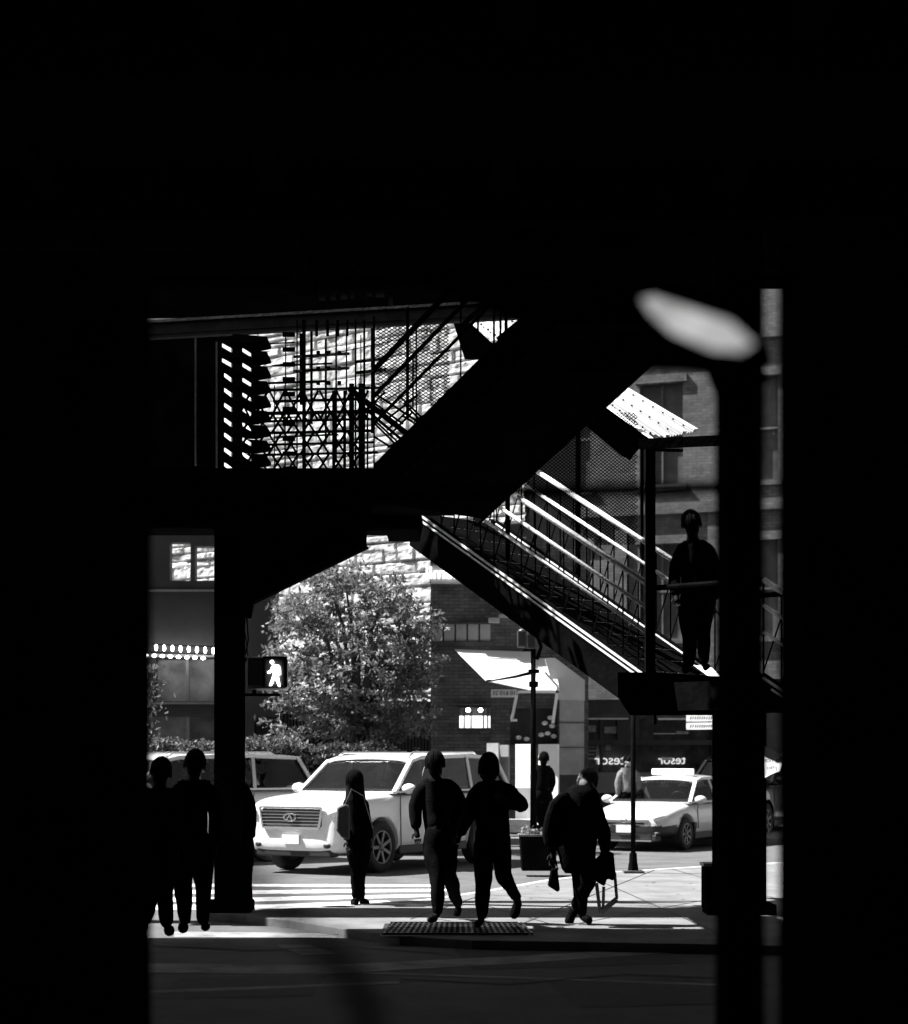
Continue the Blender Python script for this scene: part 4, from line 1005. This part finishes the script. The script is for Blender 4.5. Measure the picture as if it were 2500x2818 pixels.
# man in sweater
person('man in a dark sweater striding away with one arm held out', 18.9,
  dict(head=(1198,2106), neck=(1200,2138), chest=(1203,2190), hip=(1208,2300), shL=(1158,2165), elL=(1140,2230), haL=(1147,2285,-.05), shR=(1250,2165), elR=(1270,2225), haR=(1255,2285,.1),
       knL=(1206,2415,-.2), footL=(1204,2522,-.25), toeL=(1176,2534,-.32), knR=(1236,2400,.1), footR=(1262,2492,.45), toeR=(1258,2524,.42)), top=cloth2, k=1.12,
  rows=[('sweater_body', [(2140,1184,1216),(2156,1166,1236),(2185,1160,1250),(2230,1163,1248),(2285,1170,1240),(2296,1174,1238)], cloth2, 0)])
# running woman
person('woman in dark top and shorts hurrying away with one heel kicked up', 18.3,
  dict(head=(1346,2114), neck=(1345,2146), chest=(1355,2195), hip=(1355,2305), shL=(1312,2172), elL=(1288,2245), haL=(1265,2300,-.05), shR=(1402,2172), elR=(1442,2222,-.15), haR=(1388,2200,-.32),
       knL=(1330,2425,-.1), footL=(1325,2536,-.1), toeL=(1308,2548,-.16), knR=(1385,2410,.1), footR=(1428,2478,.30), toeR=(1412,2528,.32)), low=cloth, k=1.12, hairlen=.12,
  rows=[('top', [(2144,1330,1362),(2160,1318,1395),(2190,1314,1404),(2240,1316,1400),(2290,1312,1402),(2330,1312,1402),(2372,1316,1398)], cloth, 0)])
bag('slung_bag', 'black bag slung on the raised shoulder of the hurrying woman', [(1378,2150),(1410,2158),(1440,2200),(1444,2225),(1400,2230),(1372,2200)], 18.1, .14, [(1385,2155),(1370,2180),(1376,2230)], cloth)
# stooped woman with bags
person('stooped woman in black carrying bags in both hands, right of centre', 18.7,
  dict(head=(1618,2152,.1), neck=(1606,2186), chest=(1590,2232), hip=(1582,2340), shL=(1540,2210), elL=(1524,2280), haL=(1522,2345), shR=(1640,2215), elR=(1660,2282), haR=(1668,2350),
       knL=(1622,2428,-.1), footL=(1582,2500,.15), toeL=(1562,2545,.12), knR=(1598,2430,.05), footR=(1602,2524,.0), toeR=(1628,2536,-.1)), hair=hairl, k=1.15, face=Vector((.3,.95,0)),
  rows=[('coat', [(2160,1578,1628),(2176,1556,1645),(2200,1540,1652),(2240,1532,1654),(2290,1530,1648),(2340,1532,1640),(2385,1545,1632),(2402,1556,1622)], cloth, 0)])
tag(MB().ppoly([(1502,2250),(1516,2208),(1548,2178),(1570,2180),(1575,2310),(1530,2338),(1500,2330),(1494,2290)], 18.4, .2).build('backpack', cloth, bevel=.05), 'bulging black backpack on the stooped woman', 'backpack')
bag('hand_bag', 'small black hand bag hanging from the left hand of the stooped woman', [(1517,2392),(1535,2388),(1542,2450),(1536,2456),(1508,2438)], 18.7, .08, [(1522,2395),(1522,2358),(1528,2358),(1536,2395)], cloth)
rt = empty('garment_bag', P(1660,2515,18.6), 'open framed black carrier bag in the right hand of the stooped woman', 'bag')
MB().ppoly([(1636,2370),(1662,2345),(1690,2346),(1695,2400),(1690,2425),(1672,2418),(1665,2440),(1650,2432),(1640,2425),(1634,2395)], 18.55, .12).build('bag_cloth', cloth, rt, bevel=.02)
MB().bar(P(1642,2430,18.6), P(1652,2512,18.6), .035).bar(P(1662,2440,18.6), P(1660,2512,18.6), .03).bar(P(1652,2512,18.6), P(1698,2474,18.6), .05).bar(P(1698,2474,18.6), P(1692,2400,18.6), .03).build('bag_frame', midsteel, rt)
MB().tube([P(1650,2350,18.6), P(1668,2335,18.6), P(1685,2350,18.6)], .008, 6).build('strap', cloth, rt)
# figures at the left
person('person in dark clothes walking, just left of the black column', 18.0,
  dict(head=(538,2106), neck=(535,2140), chest=(535,2195), hip=(530,2320), shL=(485,2175), elL=(470,2250), haL=(478,2330), shR=(585,2175), elR=(598,2250), haR=(590,2325),
       knL=(505,2440,-.1), footL=(510,2545,-.2), toeL=(500,2560,-.3), knR=(560,2440,.1), footR=(560,2545,.1), toeR=(575,2556,.05)), k=1.2)
person('person in a dark coat walking at the far left, partly behind the pillar', 17.6,
  dict(head=(444,2128), neck=(440,2160), chest=(438,2215), hip=(435,2335), shL=(395,2200), elL=(382,2275), haL=(390,2340), shR=(482,2200), elR=(492,2275), haR=(486,2340),
       knL=(418,2450,.1), footL=(400,2545,.3), toeL=(395,2556,.25), knR=(455,2450,-.1), footR=(462,2555,-.2), toeR=(470,2566,-.3)), k=1.15, skirt=(2200,2370,95,100))
person('person standing behind the black column, one shoulder and hip showing', 21.2,
  dict(head=(645,2108), neck=(645,2145), chest=(650,2195), hip=(655,2305), shL=(618,2175), elL=(612,2245), haL=(620,2300), shR=(682,2180), elR=(690,2250), haR=(692,2310),
       knL=(640,2395), footL=(640,2478), toeL=(630,2488,-.1), knR=(676,2395), footR=(678,2478), toeR=(686,2488,-.1)), k=1.15, skirt=(2200,2480,60,80))
# person on the stair
person('person in a dark coat going down the stair beside the blurred pole', 19.3,
  dict(head=(1903,1445), neck=(1908,1478), chest=(1915,1535), hip=(1915,1650), shL=(1868,1515), elL=(1858,1585), haL=(1862,1640,-.1), shR=(1960,1515), elR=(1972,1590), haR=(1965,1650),
       knL=(1900,1755), footL=(1896,1835), toeL=(1885,1848,-.1), knR=(1935,1750,.1), footR=(1938,1830,.1), toeR=(1950,1843,.1)), k=1.05, skirt=(1560,1720,80,84), group='people on the station stair')
# distant figures
person('distant man in a pale shirt with dark braces behind the taxi', 37.0,
  dict(head=(1729,2098,0), neck=(1729,2114), chest=(1729,2132), hip=(1729,2190), shL=(1706,2126), elL=(1700,2160), haL=(1702,2190), shR=(1752,2126), elR=(1758,2160), haR=(1756,2190),
       knL=(1722,2250), footL=(1722,2308), toeL=(1718,2314,-.1), knR=(1736,2250), footR=(1736,2308), toeR=(1740,2314,-.1)), top=cloth3, sk=skin2, face=Vector((0,-1,0)), group='people on the far side of the street')
person('dark distant figure standing in front of the right white board', 36.5,
  dict(head=(1497,2090,0), neck=(1496,2106), chest=(1495,2130), hip=(1494,2185), shL=(1474,2118), elL=(1468,2148), haL=(1476,2180), shR=(1514,2118), elR=(1520,2150), haR=(1514,2182),
       knL=(1486,2250), footL=(1484,2310), toeL=(1480,2316,-.1), knR=(1502,2250), footR=(1504,2310), toeR=(1508,2316,-.1)), k=1.3, group='people on the far side of the street')

# ================================================================== STREET FURNITURE
root = empty('walk_signal', P(735,1900,19.9), 'black pedestrian signal lit with a white walking figure, beside the left column', 'signal')
hs = MB().prect(678,1806,790,1898,19.85,.22).build('housing', M('signal_black', .012, .35, .3, 8), root, bevel=.05)
MB().prect(724,1806,786,1812,19.72,.13).prect(724,1806,729,1890,19.72,.13).prect(783,1806,788,1890,19.72,.13).build('visor', black, hs)
mn = MB(); DW = 19.80
mn.tube([P(749,1822,DW), P(749,1822,DW+.02)], .022, 14)
mn.ppoly([(753,1828),(768,1830),(772,1838),(773,1856),(769,1858),(767,1840),(766,1856),(772,1890),(766,1888),(757,1866),(748,1887),(741,1887),(752,1856),(752,1842),(744,1852),(737,1853),(736,1848),(743,1845),(748,1834)], DW, .02)
mn.build('walking_figure', litman, hs)
MB().bar(P(660,1912,20.0), P(770,1912,20.0), .05, .03).bar(P(700,1898,19.95), P(700,1912,19.95), .04).bar(P(660,1815,20.0), P(680,1815,20.0), .04).build('bracket', black, root)
MB().tube([P(668,1735,20.1), P(680,1700,20.1), P(684,1760,20.1), P(676,1800,20.0)], .008, 6).tube([P(672,1640,20.1), P(668,1720,20.1), P(676,1745,20.1), P(683,1805,20.0)], .006, 6).build('wire', black, root)
root = empty('traffic_signal', P(1468,2290,30), 'black signal post with two signal heads, between the two white boards', 'signal')
zt = P(0,1760,30).z
MB().tube([(P(1468,0,30).x,30,RZ), (P(1468,0,30).x,30,zt)], [.055,.04], 12).build('pole', black, root, smooth=True)
for x, y0, y1 in ((1434,1735,1780),(1462,1728,1785)):
    h = MB().prect(x-9, y0, x+13, y1, 29.85, .22).build('signal_head', M('head_black', .03, .4), root, bevel=.02)
    MB().ball(P(x+2, y0+2, 29.9), (.05,.06,.04), 8, 6).build('cap', midsteel, h, smooth=True)
MB().tube([P(1470,1786,30), P(1440,1790,30)], .02, 6).tube([P(1468,1850,30), P(1420,1862,30), P(1350,1874,30)], [.03,.022,.012], 8).tube([P(1475,1740,30), P(1490,1780,30), P(1478,1815,30)], .03, 8).build('bracket_arm', black, root)
MB().prect(1457,1875,1482,1890,29.8,.15).build('clamp', black, root)
MB().prect(1455,1842,1485,1852,29.8,.12).build('clamp', black, root)
MB().tube([(P(1468,0,30).x,30,RZ), (P(1468,0,30).x,30,.35)], [.14,.08], 12).build('post_base', black, root)
# slender sign pole with a base plate
gp_ = G(1743, 2402); root = empty('sign_pole', gp_, 'slender black pole on a square foot in front of the taxi', 'pole')
MB().tube([gp_, (gp_.x, gp_.y, P(0,1900,gp_.y).z)], .036, 12).build('shaft', black, root, smooth=True)
MB().tube([gp_, (gp_.x, gp_.y, .14)], [.085,.07], 12).tube([(gp_.x,gp_.y,.14), (gp_.x,gp_.y,.30)], [.065,.055], 12).build('sleeve', black, root)
MB().box((gp_.x-.15, gp_.y-.16, 0), (gp_.x+.15, gp_.y+.16, .035)).build('foot_plate', M('rusty_plate', .08, .8, .4, 20), root)
# planter
gp_ = G(1482, 2397); root = empty('planter', gp_, 'black box planter with low plants, behind the hurrying woman', 'planter')
x0 = P(1437,0,gp_.y).x; x1 = P(1530,0,gp_.y).x; zt = P(0,2302,gp_.y).z
MB().prism([(x0,gp_.y,0),(x1,gp_.y,0),(x1+.03,gp_.y,zt),(x0-.03,gp_.y,zt)], (0,.45,0)).build('box', black, root, bevel=.015)
MB().box((x0-.05,gp_.y-.03,zt), (x1+.05,gp_.y+.48,zt+.03)).build('rim', midsteel, root)
rnd = random.Random(2); mb = MB(); leaves(mb, [Vector((rnd.uniform(x0,x1), gp_.y+rnd.uniform(0,.45), zt+abs(rnd.gauss(.03,.05)))) for _ in range(260)], .04, rnd); mb.build('plants', leafm, root, fix=False)
# utility box
gp_ = G(1960, 2502); root = empty('utility_box', gp_, 'black utility box beside the broad right column', 'cabinet')
MB().box((P(1940,0,gp_.y).x, gp_.y, .0), (P(1990,0,gp_.y).x, gp_.y+.3, P(0,2384,gp_.y).z)).build('casing', black, root, bevel=.01)
MB().box((P(1936,0,gp_.y).x, gp_.y-.02, P(0,2384,gp_.y).z), (P(1992,0,gp_.y).x, gp_.y+.32, P(0,2376,gp_.y).z)).build('lid', midsteel, root)
# paper sign at the right
root = empty('paper_sign', P(2130,2140,19.3), 'tilted white notice with mirrored handwriting at the right edge, below the stair', 'sign')
DP = 18.6
MB().prism([P(2104,2052,DP+.1), P(2158,2082,DP), P(2146,2122,DP), P(2120,2132,DP+.05), P(2106,2140,DP+.1)], (.004,.01,0)).build('sheet', whitep, root)
text("I'm not", 2130, 2092, DP-.06, 14, black, root, 'sign_text', True, thick=.002); text('you', 2126, 2112, DP-.05, 14, black, root, 'sign_text', True, thick=.002)
